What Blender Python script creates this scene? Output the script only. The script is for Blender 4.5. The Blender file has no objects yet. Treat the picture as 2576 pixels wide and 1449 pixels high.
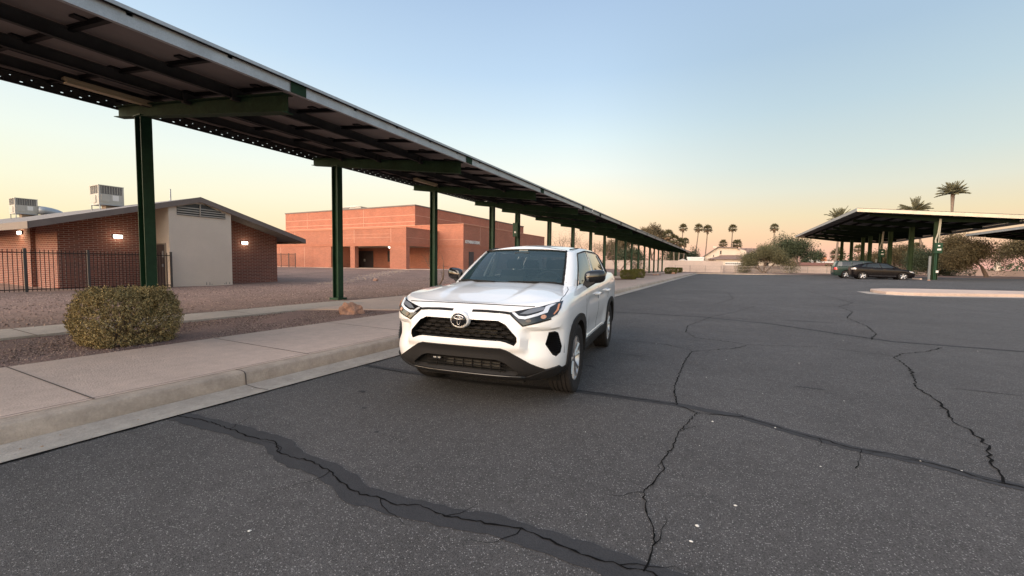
import bpy, bmesh, math, random
from math import sin, cos, pi, radians as RD
from mathutils import Vector, Matrix
from mathutils.bvhtree import BVHTree
random.seed(7)
S = bpy.context.scene
COL = S.collection
# ------------------------------------------------------------------ camera
cam_d = bpy.data.cameras.new("camera"); cam = bpy.data.objects.new("camera", cam_d); COL.objects.link(cam)
cam_d.sensor_width = 36; cam_d.lens = 36*1053.5/2576; cam_d.clip_start = .05; cam_d.clip_end = 3000
YAW, PIT, ROL, CAMH = RD(26.946), RD(3.256), RD(.725), 1.335
F_ = Vector((-sin(YAW)*cos(PIT), cos(YAW)*cos(PIT), -sin(PIT)))
R0 = Vector((cos(YAW), sin(YAW), 0)); U0 = R0.cross(F_)
R_ = R0*cos(ROL)+U0*sin(ROL); U_ = -R0*sin(ROL)+U0*cos(ROL)
m = Matrix.Identity(4)
for i in range(3): m[i][0], m[i][1], m[i][2] = R_[i], U_[i], -F_[i]
m[2][3] = CAMH
cam.matrix_world = m
S.camera = cam
S.render.resolution_x = 1024; S.render.resolution_y = 576
S.view_settings.view_transform = 'Standard'; S.view_settings.look = 'None'
S.view_settings.exposure = 0.28; S.view_settings.gamma = 1.0
# ------------------------------------------------------------------ dusk sky
def lin(c):
    return tuple((v/255/12.92 if v/255 <= .04045 else ((v/255+.055)/1.055)**2.4) for v in c)
W = bpy.data.worlds.new("World"); S.world = W; W.use_nodes = True
nt = W.node_tree; nt.nodes.clear(); N = nt.nodes.new; L = nt.links.new
tc = N('ShaderNodeTexCoord'); sep = N('ShaderNodeSeparateXYZ'); L(tc.outputs['Generated'], sep.inputs[0])
def M(op, a, b=None, clamp=False):
    n = N('ShaderNodeMath'); n.operation = op; n.use_clamp = clamp
    for i, v in enumerate((a, b)):
        if v is None: continue
        if isinstance(v, (int, float)): n.inputs[i].default_value = v
        else: L(v, n.inputs[i])
    return n.outputs[0]
el = sep.outputs[2]
hxy = M('SQRT', M('MAXIMUM', M('SUBTRACT', 1.0, M('MULTIPLY', el, el)), 1e-4))
SD = Vector((-.42, -.91)).normalized()
dt = M('ADD', M('MULTIPLY', sep.outputs[0], SD.x), M('MULTIPLY', sep.outputs[1], SD.y))
az = M('ADD', M('MULTIPLY', M('DIVIDE', dt, hxy), .5), .5, True)
def ramp(stops, fac, k=1.0):
    r = N('ShaderNodeValToRGB'); e = r.color_ramp.elements
    while len(e) < len(stops): e.new(.5)
    for el_, (p, c) in zip(e, stops):
        el_.position = p; el_.color = (*[v*k for v in lin(c)], 1)
    L(fac, r.inputs[0]); return r.outputs[0]
elc = M('MAXIMUM', el, 0.0)
A = ramp([(0, (226,172,158)), (.03, (236,184,158)), (.06, (234,198,160)), (.10, (225,209,173)), (.15, (212,213,197)), (.20, (197,209,205)), (.30, (176,197,207)), (.40, (160,184,204)), (.55, (152,177,206)), (1, (170,185,210))], elc)
Cc = ramp([(0, (238,182,160)), (.04, (246,200,166)), (.10, (248,221,186)), (.155, (242,233,208)), (.21, (230,235,227)), (.275, (212,228,231)), (.33, (195,216,230)), (.40, (177,202,225)), (.53, (158,183,212)), (1, (170,185,210))], elc)
Mi = ramp([(0, (240,210,155)), (.06, (236,221,178)), (.13, (232,231,205)), (.2, (224,232,221)), (.29, (208,223,228)), (.4, (184,207,227)), (.52, (163,188,215)), (1, (170,185,210))], elc)
Bc = ramp([(0, (255,180,115)), (.06, (255,200,135)), (.14, (255,221,175)), (.3, (248,226,205)), (.5, (222,216,214)), (1, (170,185,210))], elc)
def mix(a, b, f):
    n = N('ShaderNodeMix'); n.data_type = 'RGBA'; L(f, n.inputs[0]); L(a, n.inputs[6]); L(b, n.inputs[7]); return n.outputs[2]
def sst(x): return M('MULTIPLY', M('MULTIPLY', x, x), M('SUBTRACT', 3.0, M('MULTIPLY', x, 2.0)))
m1 = mix(mix(A, Cc, sst(M('DIVIDE', az, .15, True))), Mi, sst(M('DIVIDE', M('SUBTRACT', az, .06), .6, True)))
fB = M('MULTIPLY', M('SUBTRACT', az, .66), 1/.34, True)
c2 = mix(m1, Bc, fB)
low = M('SUBTRACT', 1.0, M('MULTIPLY', elc, 1.3), True)
boost = M('ADD', 1.0, M('MULTIPLY', M('MULTIPLY', fB, low), 5.2))
bg = N('ShaderNodeBackground'); L(c2, bg.inputs[0]); L(boost, bg.inputs[1])
wo = N('ShaderNodeOutputWorld'); L(bg.outputs[0], wo.inputs[0])
# after-sunset glow from behind the camera: very soft, low, warm
sd = bpy.data.lights.new("sun", 'SUN'); so = bpy.data.objects.new("sun", sd); COL.objects.link(so)
sd.energy = 2.3; sd.angle = RD(60); sd.color = (1, .84, .70)
dirv = Vector((-SD.x*cos(RD(24)), -SD.y*cos(RD(24)), -sin(RD(24))))
so.rotation_euler = dirv.to_track_quat('-Z', 'Y').to_euler()
so.location = (-20, -40, 20)
# ------------------------------------------------------------------ materials
MATS = {}
def mat(name, col, rough=.7, metal=0, spec=.5, noise=None, bump=None, emit=None, coat=0, trans=0, extra=None):
    """noise=(scale, amount) multiplies colour; bump=(scale,strength)"""
    if name in MATS: return MATS[name]
    mt = bpy.data.materials.new(name); mt.use_nodes = True; t = mt.node_tree; b = t.nodes['Principled BSDF']
    b.inputs['Base Color'].default_value = (*col, 1); b.inputs['Roughness'].default_value = rough
    b.inputs['Metallic'].default_value = metal; b.inputs['Specular IOR Level'].default_value = spec
    b.inputs['Coat Weight'].default_value = coat; b.inputs['Transmission Weight'].default_value = trans
    if coat: b.inputs['Coat Roughness'].default_value = .03
    if emit: b.inputs['Emission Color'].default_value = (*emit[0], 1); b.inputs['Emission Strength'].default_value = emit[1]
    co = t.nodes.new('ShaderNodeTexCoord')
    ncs = noise if isinstance(noise, list) else ([noise] if noise else [])
    prev = None
    for sc, am in ncs:
        n = t.nodes.new('ShaderNodeTexNoise'); n.inputs['Scale'].default_value = sc; n.inputs['Detail'].default_value = 6
        n.inputs['Roughness'].default_value = .65
        t.links.new(co.outputs['Object'], n.inputs['Vector'])
        mr = t.nodes.new('ShaderNodeMapRange'); mr.inputs[1].default_value = .3; mr.inputs[2].default_value = .7
        mr.inputs[3].default_value = 1-am; mr.inputs[4].default_value = 1+am
        t.links.new(n.outputs[0], mr.inputs[0])
        mx = t.nodes.new('ShaderNodeVectorMath'); mx.operation = 'SCALE'
        if prev is None: mx.inputs[0].default_value = col
        else: t.links.new(prev, mx.inputs[0])
        t.links.new(mr.outputs[0], mx.inputs['Scale']); prev = mx.outputs[0]
    if prev is not None: t.links.new(prev, b.inputs['Base Color'])
    if bump:
        n = t.nodes.new('ShaderNodeTexNoise'); n.inputs['Scale'].default_value = bump[0]; n.inputs['Detail'].default_value = 8
        t.links.new(co.outputs['Object'], n.inputs['Vector'])
        bp = t.nodes.new('ShaderNodeBump'); bp.inputs['Strength'].default_value = bump[1]; bp.inputs['Distance'].default_value = .02
        t.links.new(n.outputs[0], bp.inputs['Height']); t.links.new(bp.outputs[0], b.inputs['Normal'])
    if extra: extra(mt, t, b, co, prev)
    MATS[name] = mt
    return mt
def asphalt_extra(mt, t, b, co, prev):
    # light aggregate chips scattered through a dark binder
    v = t.nodes.new('ShaderNodeTexVoronoi'); v.inputs['Scale'].default_value = 120
    t.links.new(co.outputs['Object'], v.inputs['Vector'])
    sepc = t.nodes.new('ShaderNodeSeparateColor'); t.links.new(v.outputs['Color'], sepc.inputs[0])
    g = t.nodes.new('ShaderNodeMath'); g.operation = 'GREATER_THAN'; g.inputs[1].default_value = .86; t.links.new(sepc.outputs[0], g.inputs[0])
    d = t.nodes.new('ShaderNodeMath'); d.operation = 'LESS_THAN'; d.inputs[1].default_value = .42; t.links.new(v.outputs['Distance'], d.inputs[0])
    mu = t.nodes.new('ShaderNodeMath'); mu.operation = 'MULTIPLY'; t.links.new(g.outputs[0], mu.inputs[0]); t.links.new(d.outputs[0], mu.inputs[1])
    m2 = t.nodes.new('ShaderNodeMath'); m2.operation = 'MULTIPLY'; m2.inputs[1].default_value = .7; t.links.new(mu.outputs[0], m2.inputs[0])
    v2 = t.nodes.new('ShaderNodeTexVoronoi'); v2.inputs['Scale'].default_value = 210; t.links.new(co.outputs['Object'], v2.inputs['Vector'])
    s2 = t.nodes.new('ShaderNodeSeparateColor'); t.links.new(v2.outputs['Color'], s2.inputs[0])
    mr = t.nodes.new('ShaderNodeMapRange'); mr.inputs[3].default_value = .6; mr.inputs[4].default_value = 1.4; t.links.new(s2.outputs[1], mr.inputs[0])
    sc = t.nodes.new('ShaderNodeVectorMath'); sc.operation = 'SCALE'; t.links.new(prev, sc.inputs[0]); t.links.new(mr.outputs[0], sc.inputs['Scale'])
    mx = t.nodes.new('ShaderNodeMix'); mx.data_type = 'RGBA'; t.links.new(m2.outputs[0], mx.inputs[0]); t.links.new(sc.outputs[0], mx.inputs[6]); mx.inputs[7].default_value = (.36, .34, .33, 1)
    t.links.new(mx.outputs[2], b.inputs['Base Color'])
def brick_extra(c1, c2, mortar, msize=.012):
    def f(mt, t, b, co, prev):
        sp = t.nodes.new('ShaderNodeSeparateXYZ'); t.links.new(co.outputs['Object'], sp.inputs[0])
        ad = t.nodes.new('ShaderNodeMath'); t.links.new(sp.outputs[0], ad.inputs[0]); t.links.new(sp.outputs[1], ad.inputs[1])
        cb = t.nodes.new('ShaderNodeCombineXYZ'); t.links.new(ad.outputs[0], cb.inputs[0]); t.links.new(sp.outputs[2], cb.inputs[1])
        br = t.nodes.new('ShaderNodeTexBrick'); t.links.new(cb.outputs[0], br.inputs['Vector'])
        br.inputs['Scale'].default_value = 1; br.inputs['Brick Width'].default_value = .3; br.inputs['Row Height'].default_value = .085
        br.inputs['Mortar Size'].default_value = msize; br.inputs['Color1'].default_value = (*c1, 1); br.inputs['Color2'].default_value = (*c2, 1)
        br.inputs['Mortar'].default_value = (*mortar, 1)
        mx = t.nodes.new('ShaderNodeMix'); mx.data_type = 'RGBA'; mx.blend_type = 'MULTIPLY'; mx.inputs[0].default_value = 1
        n = t.nodes.new('ShaderNodeTexNoise'); n.inputs['Scale'].default_value = .7; n.inputs['Detail'].default_value = 5; t.links.new(co.outputs['Object'], n.inputs['Vector'])
        mr = t.nodes.new('ShaderNodeMapRange'); mr.inputs[1].default_value = .3; mr.inputs[2].default_value = .7; mr.inputs[3].default_value = .9; mr.inputs[4].default_value = 1.08
        t.links.new(n.outputs[0], mr.inputs[0]); t.links.new(br.outputs[0], mx.inputs[6]); t.links.new(mr.outputs[0], mx.inputs[7])
        t.links.new(mx.outputs[2], b.inputs['Base Color'])
        bp = t.nodes.new('ShaderNodeBump'); bp.inputs['Strength'].default_value = .4; bp.inputs['Distance'].default_value = .01; bp.invert = True
        t.links.new(br.outputs['Fac'], bp.inputs['Height']); t.links.new(bp.outputs[0], b.inputs['Normal'])
    return f
asph = mat('asphalt', (.088,.083,.081), .9, spec=.25, noise=[(.35,.16),(1.7,.08),(9,.12),(110,.25)], bump=(190,.6), extra=asphalt_extra)
seal = mat('crack_sealant', (.044,.043,.045), .85, spec=.25, noise=[(4,.12),(120,.2)], bump=(120,.3))
crackm = mat('crack_dark', (.006,.0055,.0055), .95, spec=.1)
conc = mat('concrete', (.52,.395,.325), .85, noise=[(.5,.10),(6,.10),(50,.09)], bump=(60,.35))
concg = mat('concrete_gutter', (.40,.345,.29), .85, noise=[(.8,.18),(7,.16),(50,.12)], bump=(60,.35))
conck = mat('concrete_kerb', (.42,.335,.265), .85, noise=[(.8,.2),(6,.18),(50,.1)], bump=(60,.3))
joint = mat('joint_dark', (.09,.07,.06), .9)
dirt = mat('dirt', (.215,.130,.108), .95, noise=[(.3,.2),(5,.2),(45,.4)], bump=(35,1.0))
gravel = mat('decomposed_granite', (.195,.120,.092), .95, noise=[(.12,.22),(.9,.22),(6,.2),(30,.45)], bump=(25,1.0))
green = mat('green_steel_paint', (.015,.050,.027), .5, spec=.2, noise=[(2,.25),(20,.12)])
greenL = mat('weathered_green_paint', (.018,.040,.024), .7, spec=.08, noise=[(2,.3),(15,.2)])
galv = mat('galvanised_steel', (.36,.38,.40), .45, metal=.55, noise=[(3,.15),(60,.12)])
purl = mat('dark_purlin_steel', (.060,.057,.055), .8, spec=.1, noise=(3,.2))
back = mat('panel_backsheet', (.20,.175,.17), .7, spec=.1, noise=(2,.08))
pframe = mat('panel_frame', (.015,.015,.016), .6, spec=.1)
pglass = mat('panel_glass', (.02,.025,.04), .1, coat=.5)
tubem = mat('old_tube_diffuser', (.42,.34,.22), .5)
brickA = mat('brown_red_brick', (.3,.12,.08), .9, extra=brick_extra((.23,.062,.040), (.15,.042,.030), (.34,.23,.18), .013))
brickG = mat('orange_red_brick', (.4,.15,.09), .9, extra=brick_extra((.44,.130,.070), (.33,.095,.052), (.44,.24,.17), .014))
brickGb = mat('brick_soldier_course', (.4,.15,.09), .9, noise=[(1,.1),(12,.1)], extra=None)
MATS['brick_soldier_course'].node_tree.nodes['Principled BSDF'].inputs['Base Color'].default_value = (.40,.13,.07,1)
jline = mat('control_joint', (.62,.36,.26), .9)
stucco = mat('tan_stucco', (.63,.53,.44), .9, noise=[(.6,.06),(30,.08)], bump=(60,.5))
fasciaM = mat('brown_fascia_paint', (.16,.125,.11), .6, noise=(2,.12))
roofM = mat('grey_shingle', (.24,.215,.20), .9, noise=[(1,.12),(14,.25)], bump=(30,.6))
doorM = mat('dark_brown_door', (.06,.045,.045), .5, noise=(3,.1))
iron = mat('black_iron', (.026,.020,.020), .7, spec=.15)
ironp = mat('fence_post_paint', (.055,.050,.048), .6, noise=(4,.2))
lampE = mat('lit_lamp_diffuser', (1,.97,.85), .4, emit=((1,.95,.78), 8))
hvacM = mat('hvac_beige_metal', (.42,.40,.36), .5, noise=[(2,.1),(12,.06)])
hvacD = mat('hvac_coil', (.16,.15,.14), .7, noise=(40,.3))
signM = mat('sign_letters', (.88,.87,.85), .5)
rockM = mat('pink_rock', (.42,.24,.17), .9, noise=[(5,.3),(25,.25)], bump=(12,1))
bark = mat('grey_brown_bark', (.15,.11,.085), .95, noise=[(6,.3)], bump=(20,1))
barkp = mat('palm_trunk_bark', (.20,.15,.115), .95, noise=[(3,.25)], bump=(12,1))
twig = mat('pinkish_twigs', (.25,.165,.135), .9, noise=(3,.3))
blockM = mat('pale_block_wall', (.50,.40,.345), .9, noise=[(.3,.12),(4,.08)], bump=(20,.3))
chain = mat('chain_link_metal', (.30,.27,.25), .5, metal=.5)
creamM = mat('cream_stucco_house', (.62,.52,.42), .9, noise=(1,.05))
tileM = mat('brown_tile_roof', (.21,.145,.125), .9, noise=[(1,.15),(10,.2)])
redroof = mat('rust_tile_roof', (.24,.10,.065), .9, noise=[(2,.2)])
whiteM = mat('white_painted', (.70,.68,.65), .6, noise=(2,.06))
darkM = mat('dark_opening', (.015,.015,.018), .3)
orangeM = mat('orange_wall', (.55,.24,.14), .8, noise=(2,.1))
def leafmat(name, c, v=.45):
    def ex(mt, t, b, co, prev):
        oi = t.nodes.new('ShaderNodeNewGeometry')
        mr = t.nodes.new('ShaderNodeMapRange'); mr.inputs[3].default_value = 1-v; mr.inputs[4].default_value = 1+v
        t.links.new(oi.outputs['Random Per Island'], mr.inputs[0])
        sc = t.nodes.new('ShaderNodeVectorMath'); sc.operation = 'SCALE'; t.links.new(prev, sc.inputs[0]); t.links.new(mr.outputs[0], sc.inputs['Scale'])
        t.links.new(sc.outputs[0], b.inputs['Base Color'])
    return mat(name, c, .8, spec=.1, noise=(1.5,.2), extra=ex)
leafBush = leafmat('olive_bush_leaves', (.31,.245,.12), .85)
leafHedge = leafmat('hedge_leaves', (.15,.15,.05), .45)
leafPV = leafmat('palo_verde_leaves', (.135,.128,.072), .45)
leafDark = leafmat('dark_green_leaves', (.060,.075,.045), .5)
leafMes = leafmat('mesquite_leaves', (.105,.085,.047), .5)
leafPalm = leafmat('palm_fronds', (.13,.125,.075), .5)
leafDry = leafmat('dry_frond_skirt', (.20,.14,.09), .4)
leafPine = leafmat('pine_needles', (.13,.105,.065), .5)
# vehicle materials
paint = mat('white_car_paint', (.88,.88,.875), .3, coat=1.0, noise=(2,.01))
blackpl = mat('black_textured_plastic', (.019,.018,.018), .6, spec=.22, bump=(400,.15))
gloss = mat('gloss_black', (.010,.010,.011), .12, coat=.6)
grillem = mat('grille_black', (.008,.008,.009), .45, spec=.15)
voidm = mat('cavity_black', (.006,.006,.006), .9)
chrome = mat('chrome', (.75,.75,.76), .12, metal=1)
alloy = mat('alloy_silver', (.50,.50,.51), .38, metal=.9)
tyre = mat('tyre_rubber', (.026,.024,.024), .85, spec=.2, noise=(30,.2))
drl = mat('lamp_reflector', (.75,.78,.82), .12, metal=.3)
amber = mat('amber_reflector', (.60,.25,.12), .2, coat=.5)
beigei = mat('interior_light_trim', (.30,.30,.28), .7)
darki = mat('interior_dark', (.035,.038,.04), .8)
redl = mat('red_lamp', (.55,.03,.04), .2, coat=.7, emit=((.8,.05,.06), .25))
radm = mat('radiator_fins', (.06,.057,.052), .8, spec=.1)
def glassmat(name, col, alpha, rough=.02):
    if name in MATS: return MATS[name]
    mt = bpy.data.materials.new(name); mt.use_nodes = True; t = mt.node_tree; b = t.nodes['Principled BSDF']
    b.inputs['Base Color'].default_value = (*col, 1); b.inputs['Roughness'].default_value = rough; b.inputs['Coat Weight'].default_value = 1
    b.inputs['Coat Roughness'].default_value = .01
    tr = t.nodes.new('ShaderNodeBsdfTransparent'); tr.inputs[0].default_value = (.75,.85,.88,1)
    mx = t.nodes.new('ShaderNodeMixShader'); mx.inputs[0].default_value = alpha
    t.links.new(tr.outputs[0], mx.inputs[1]); t.links.new(b.outputs[0], mx.inputs[2])
    t.links.new(mx.outputs[0], t.nodes['Material Output'].inputs[0])
    MATS[name] = mt; return mt
wglass = glassmat('windscreen_glass', (.02,.055,.065), .48)
sglass = glassmat('side_glass', (.015,.02,.02), .85)
# ------------------------------------------------------------------ helpers
class MB:
    def __init__(s): s.v = []; s.f = []; s.m = []; s.sm = False
    def add(s, vs, fs, mi=0):
        o = len(s.v); s.v += [tuple(v) for v in vs]; s.f += [tuple(i+o for i in f) for f in fs]; s.m += [mi]*len(fs)
    def box(s, a, b, mi=0, M_=None):
        x0,y0,z0 = a; x1,y1,z1 = b
        vs = [Vector(p) for p in ((x0,y0,z0),(x1,y0,z0),(x1,y1,z0),(x0,y1,z0),(x0,y0,z1),(x1,y0,z1),(x1,y1,z1),(x0,y1,z1))]
        if M_ is not None: vs = [M_ @ v for v in vs]
        s.add(vs, [(0,3,2,1),(4,5,6,7),(0,1,5,4),(1,2,6,5),(2,3,7,6),(3,0,4,7)], mi)
    def prism(s, pts, h0, h1, axis='y', mi=0):
        """polygon of 2-D points extruded along axis"""
        n = len(pts)
        def P(p, h): return {'y': (p[0], h, p[1]), 'x': (h, p[0], p[1]), 'z': (p[0], p[1], h)}[axis]
        s.add([P(p, h0) for p in pts]+[P(p, h1) for p in pts], [tuple(range(n))[::-1], tuple(range(n, 2*n))]+[(i, (i+1)%n, (i+1)%n+n, i+n) for i in range(n)], mi)
    def tube(s, pts, rs, n=6, mi=0, caps=True):
        pts = [Vector(p) for p in pts]; k = len(pts)
        if not hasattr(rs, '__len__'): rs = [rs]*k
        vs = []
        for i, p in enumerate(pts):
            d = (pts[min(i+1, k-1)]-pts[max(i-1, 0)]).normalized()
            a = d.cross(Vector((0,0,1)) if abs(d.z) < .9 else Vector((1,0,0))).normalized(); b = d.cross(a)
            vs += [p+a*rs[i]*cos(2*pi*j/n)+b*rs[i]*sin(2*pi*j/n) for j in range(n)]
        fs = [(i*n+j, i*n+(j+1)%n, (i+1)*n+(j+1)%n, (i+1)*n+j) for i in range(k-1) for j in range(n)]
        if caps: fs += [tuple(range(n))[::-1], tuple(range((k-1)*n, k*n))]
        s.add(vs, fs, mi)
    def lathe(s, prof, c, axis='x', n=40, mi=0):
        """prof: (h, r) along axis"""
        vs = []
        for h, r in prof:
            for j in range(n):
                a = 2*pi*j/n; q = (r*cos(a), r*sin(a))
                vs.append({'x': (c[0]+h, c[1]+q[0], c[2]+q[1]), 'z': (c[0]+q[0], c[1]+q[1], c[2]+h), 'y': (c[0]+q[0], c[1]+h, c[2]+q[1])}[axis])
        k = len(prof)
        s.add(vs, [(i*n+j, i*n+(j+1)%n, (i+1)*n+(j+1)%n, (i+1)*n+j) for i in range(k-1) for j in range(n)], mi)
    def build(s, name, mats, parent=None, smooth=False, sharp=None):
        me = bpy.data.meshes.new(name); me.from_pydata(s.v, [], s.f)
        for mm in (mats if isinstance(mats, (list, tuple)) else [mats]): me.materials.append(mm)
        me.polygons.foreach_set('material_index', s.m)
        me.update()
        if smooth: me.shade_smooth()
        if smooth and sharp: me.set_sharp_from_angle(angle=RD(sharp))
        return link(name, me, parent)
def link(name, data, parent=None):
    o = bpy.data.objects.new(name, data); COL.objects.link(o)
    if parent is not None: o.parent = parent
    return o
def tag(o, label, cat, group=None):
    o['label'] = label; o['category'] = cat
    if group: o['group'] = group
    return o
def struct(o): o['kind'] = 'structure'; return o
def empty(name, loc, rz=0, label=None, cat=None, group=None, sc=1):
    o = link(name, None); o.location = loc; o.rotation_euler = (0, 0, rz); o.scale = (sc, sc, sc); o.empty_display_size = .2
    if label: tag(o, label, cat, group)
    return o
def copy_tree(o, parent=None):
    c = o.copy(); COL.objects.link(c); c.parent = parent
    for ch in [x for x in COL.objects if x.parent == o]: copy_tree(ch, c)
    return c
def ss(a): a = min(1, max(0, a)); return a*a*(3-2*a)
def lerp(a, b, t): return a+(b-a)*t
def interp(tab, x):
    if x <= tab[0][0]: return tab[0][1]
    for (x0, y0), (x1, y1) in zip(tab, tab[1:]):
        if x <= x1: return y0+(y1-y0)*(x-x0)/(x1-x0)
    return tab[-1][1]
# ------------------------------------------------------------------ terrain heights
def T0(y): return .07*ss((y-15)/45)
def T(x, y): return T0(y)+.36*ss((x-2)/10)*ss((y-18)/25)*(1-.5*ss((y-52)/25))
def LG(x, y):          # gravel land to the left
    z = .135+T0(y)+.39*ss((y-16)/20)*ss((-x-13)/14)
    z -= .07*ss((-x-14)/8)*(1-ss((y-16)/12))
    z += .012*sin(x*1.7+y*.6)*ss((-x-10.5)/3)+.01*sin(y*2.1-x)*ss((-x-10.5)/3)
    return z
def sheet(xs, ys, zf, mi=0, mb=None):
    mb = mb or MB(); nx = len(xs)
    mb.add([(x, y, zf(x, y)) for y in ys for x in xs], [(j*nx+i, j*nx+i+1, (j+1)*nx+i+1, (j+1)*nx+i) for j in range(len(ys)-1) for i in range(nx-1)], mi)
    return mb
def rng(a, b, n): return [a+(b-a)*i/n for i in range(n+1)]
YS = rng(-40, 0, 8)+rng(0, 20, 40)[1:]+rng(20, 100, 80)[1:]
# ground sheet out to the horizon
xs = [-900,-400,-200,-120,-90]+rng(-70, -11, 80)+[-10.31,-10.29,-9,-6.9,-6.6,-4.6,-4.1,-2,0,2,4,6,8,10,12,15,20,30,45,60,90,130,200,400,900]
ys = [-700,-300,-120,-60]+YS+[105,110,120,140,170,220,320,500,900,1500]
def gz(x, y):
    if x < -10.2: return LG(x, y)
    if x < -6.5: return LG(-10.3, y) - .06
    return T(x, y)-.05 if y < 80.3 else T(x, y)+.05
struct(sheet(xs, ys, gz).build('ground', gravel, smooth=True))
# asphalt lot with its cracks and sealant bands
CR = {'A': ([(-4.17,1.84),(-3.79,1.89),(-3.45,1.89),(-3.17,1.87),(-2.92,1.91),(-2.73,1.81),(-2.59,1.8),(-2.43,1.83),(-2.2,1.8),(-2.03,1.73),(-1.82,1.69),(-1.69,1.72),(-1.56,1.71),(-1.45,1.77),(-1.27,1.75),(-1.14,1.78),(-1.01,1.81),(-.87,1.85),(-.67,1.82),(-.51,1.81),(-.37,1.82),(-.27,1.84),(-.1,1.81),(.5,1.7),(1.6,1.8),(3,1.5),(5,1.6),(8,1.1),(14,1.3)], .012, .085),
'B': ([(-4.1,3.92),(-3.44,3.88),(-2.45,3.97),(-1.64,4.12),(-1.32,4.22),(-.9,4.25),(-.38,4.27),(-.18,4.11),(.19,4.2),(.37,4.11),(.55,4.0),(.7,3.95),(.9,3.86),(1.13,3.87),(1.28,3.82),(1.41,3.78),(1.53,3.69),(1.69,3.66),(1.87,3.63),(2.6,3.5),(4,3.5),(6,3.2),(9,3.3),(16,2.8)], .014, .055),
'C': ([(-.42,7.07),(-.46,6.42),(-.46,5.77),(-.46,5.04),(-.44,4.71),(-.37,4.27)], .015, 0),
'C2': ([(-.18,4.11),(-.23,3.86),(-.28,3.59),(-.29,3.36),(-.3,3.2),(-.34,2.97),(-.31,2.86),(-.34,2.67),(-.38,2.49),(-.34,2.33),(-.28,2.17),(-.25,2.05),(-.26,1.95),(-.27,1.83)], .010, 0),
'D': ([(3.35,9.66),(2.95,9.05),(2.54,8.64),(2.31,8.18),(2.28,7.59),(2.16,6.93),(1.97,6.24),(1.99,5.92),(1.93,5.4),(1.83,5.0),(1.86,4.72),(1.81,4.35),(1.72,4.16),(1.66,3.86),(1.61,3.69)], .019, 0),
'E': ([(-2.8,12.0),(-1.77,12.1),(-.56,12.14),(.37,12.3),(1.01,11.56),(2.03,10.53),(2.81,9.98),(3.63,10.03),(4.43,9.92),(7,9.6),(12,9.4),(22,8.8)], .017, .05),
'F': ([(.96,16.6),(.31,14.04),(-.28,12.33),(-.71,10.12),(-.67,9.17),(-.45,8.5),(.08,8.35),(.41,8.21),(.19,7.72),(-.42,7.07)], .016, 0),
'F2': ([(.41,8.21),(1.4,8.6),(2.31,8.34)], .016, 0), 'F3': ([(-1.64,7.55),(-.82,7.47),(-.43,7.17)], .016, 0),
'G': ([(3.99,30.29),(4.25,25.8),(4.44,20.4),(3.55,18.02),(3.53,16.15),(2.96,14.11),(2.98,12.41),(2.81,11.01),(2.48,10.02)], .024, 0),
'H': ([(.94,3.86),(.88,3.63),(.82,3.47)], .007, 0), 'I': ([(.14,24.73),(.34,19.75),(-.27,16.62)], .02, 0), 'J': ([(-1.2,4.6),(-.9,4.75),(-.6,4.9)], .005, 0)}
lot = sheet([-4.15,-3,-1,0,1,2,3,4,5,6,7,8,9,10,11,12,13,14,16,18,20,25,30,40,60,80], [y for y in YS if y < 80]+[80.2], T)
def jitter(pts, amp, step, rnd):
    out = []
    for (x0, y0), (x1, y1) in zip(pts, pts[1:]):
        L_ = math.hypot(x1-x0, y1-y0); n = max(1, int(L_/step))
        for i in range(n):
            t = i/n; out.append((lerp(x0, x1, t)+rnd.uniform(-amp, amp)*(i > 0), lerp(y0, y1, t)+rnd.uniform(-amp, amp)*(i > 0)))
    return out+[pts[-1]]
def strip(mb, pts, wf, dz, mi, zf=T, rnd=random):
    vs = []; k = len(pts)
    for i, p in enumerate(pts):
        a = Vector(pts[min(i+1, k-1)])-Vector(pts[max(i-1, 0)]); a = a.normalized() if a.length else Vector((1, 0)); n = Vector((-a.y, a.x))
        w1, w2 = wf(i/(k-1)), wf(i/(k-1))
        for q in (Vector(p)+n*w1, Vector(p)-n*w2): vs.append((q.x, q.y, zf(q.x, q.y)+dz))
    mb.add(vs, [(2*i+1, 2*i+3, 2*i+2, 2*i) for i in range(k-1)], mi)
rc = random.Random(3)
for key, (pts, w, sw) in CR.items():
    if sw: strip(lot, jitter(pts[::2]+[pts[-1]], .008, .05, rc), lambda t, sw=sw: sw*rc.uniform(.9, 1.1), .003, 1)
for key, (pts, w, sw) in CR.items():
    st = .03 if w < .016 else .06
    strip(lot, jitter(pts, st*.36, st, rc), lambda t, w=w: w*rc.choice((.12, .22, .32, .42, .6)), .006, 2)
strip(lot, jitter([(-4.14, -6), (-4.14, 40)], .006, .1, rc), lambda t: .022*rc.uniform(.6, 1.2), .0045, 2)
for cx, cy, a, b in [(-1.75,6.55,.05,.03),(-1.2,6.35,.28,.012),(-1.55,5.35,.06,.035),(-1.8,5.75,.10,.02),(-2.9,2.75,.03,.02),(-3.3,3.1,.05,.03),(.9,5.6,.16,.02),(2.6,6.4,.3,.015),(1.9,12.6,.5,.05),(-2.4,2.4,.02,.02)]:
    k = 14; vs = [(cx, cy, T(cx, cy)+.0035)]+[(cx+a*rc.uniform(.6, 1.2)*cos(2*pi*i/k), cy+b*rc.uniform(.6, 1.2)*sin(2*pi*i/k), T(cx, cy)+.0035) for i in range(k)]
    lot.add(vs, [(0, 1+i, 1+(i+1) % k) for i in range(k)], 1)
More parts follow.
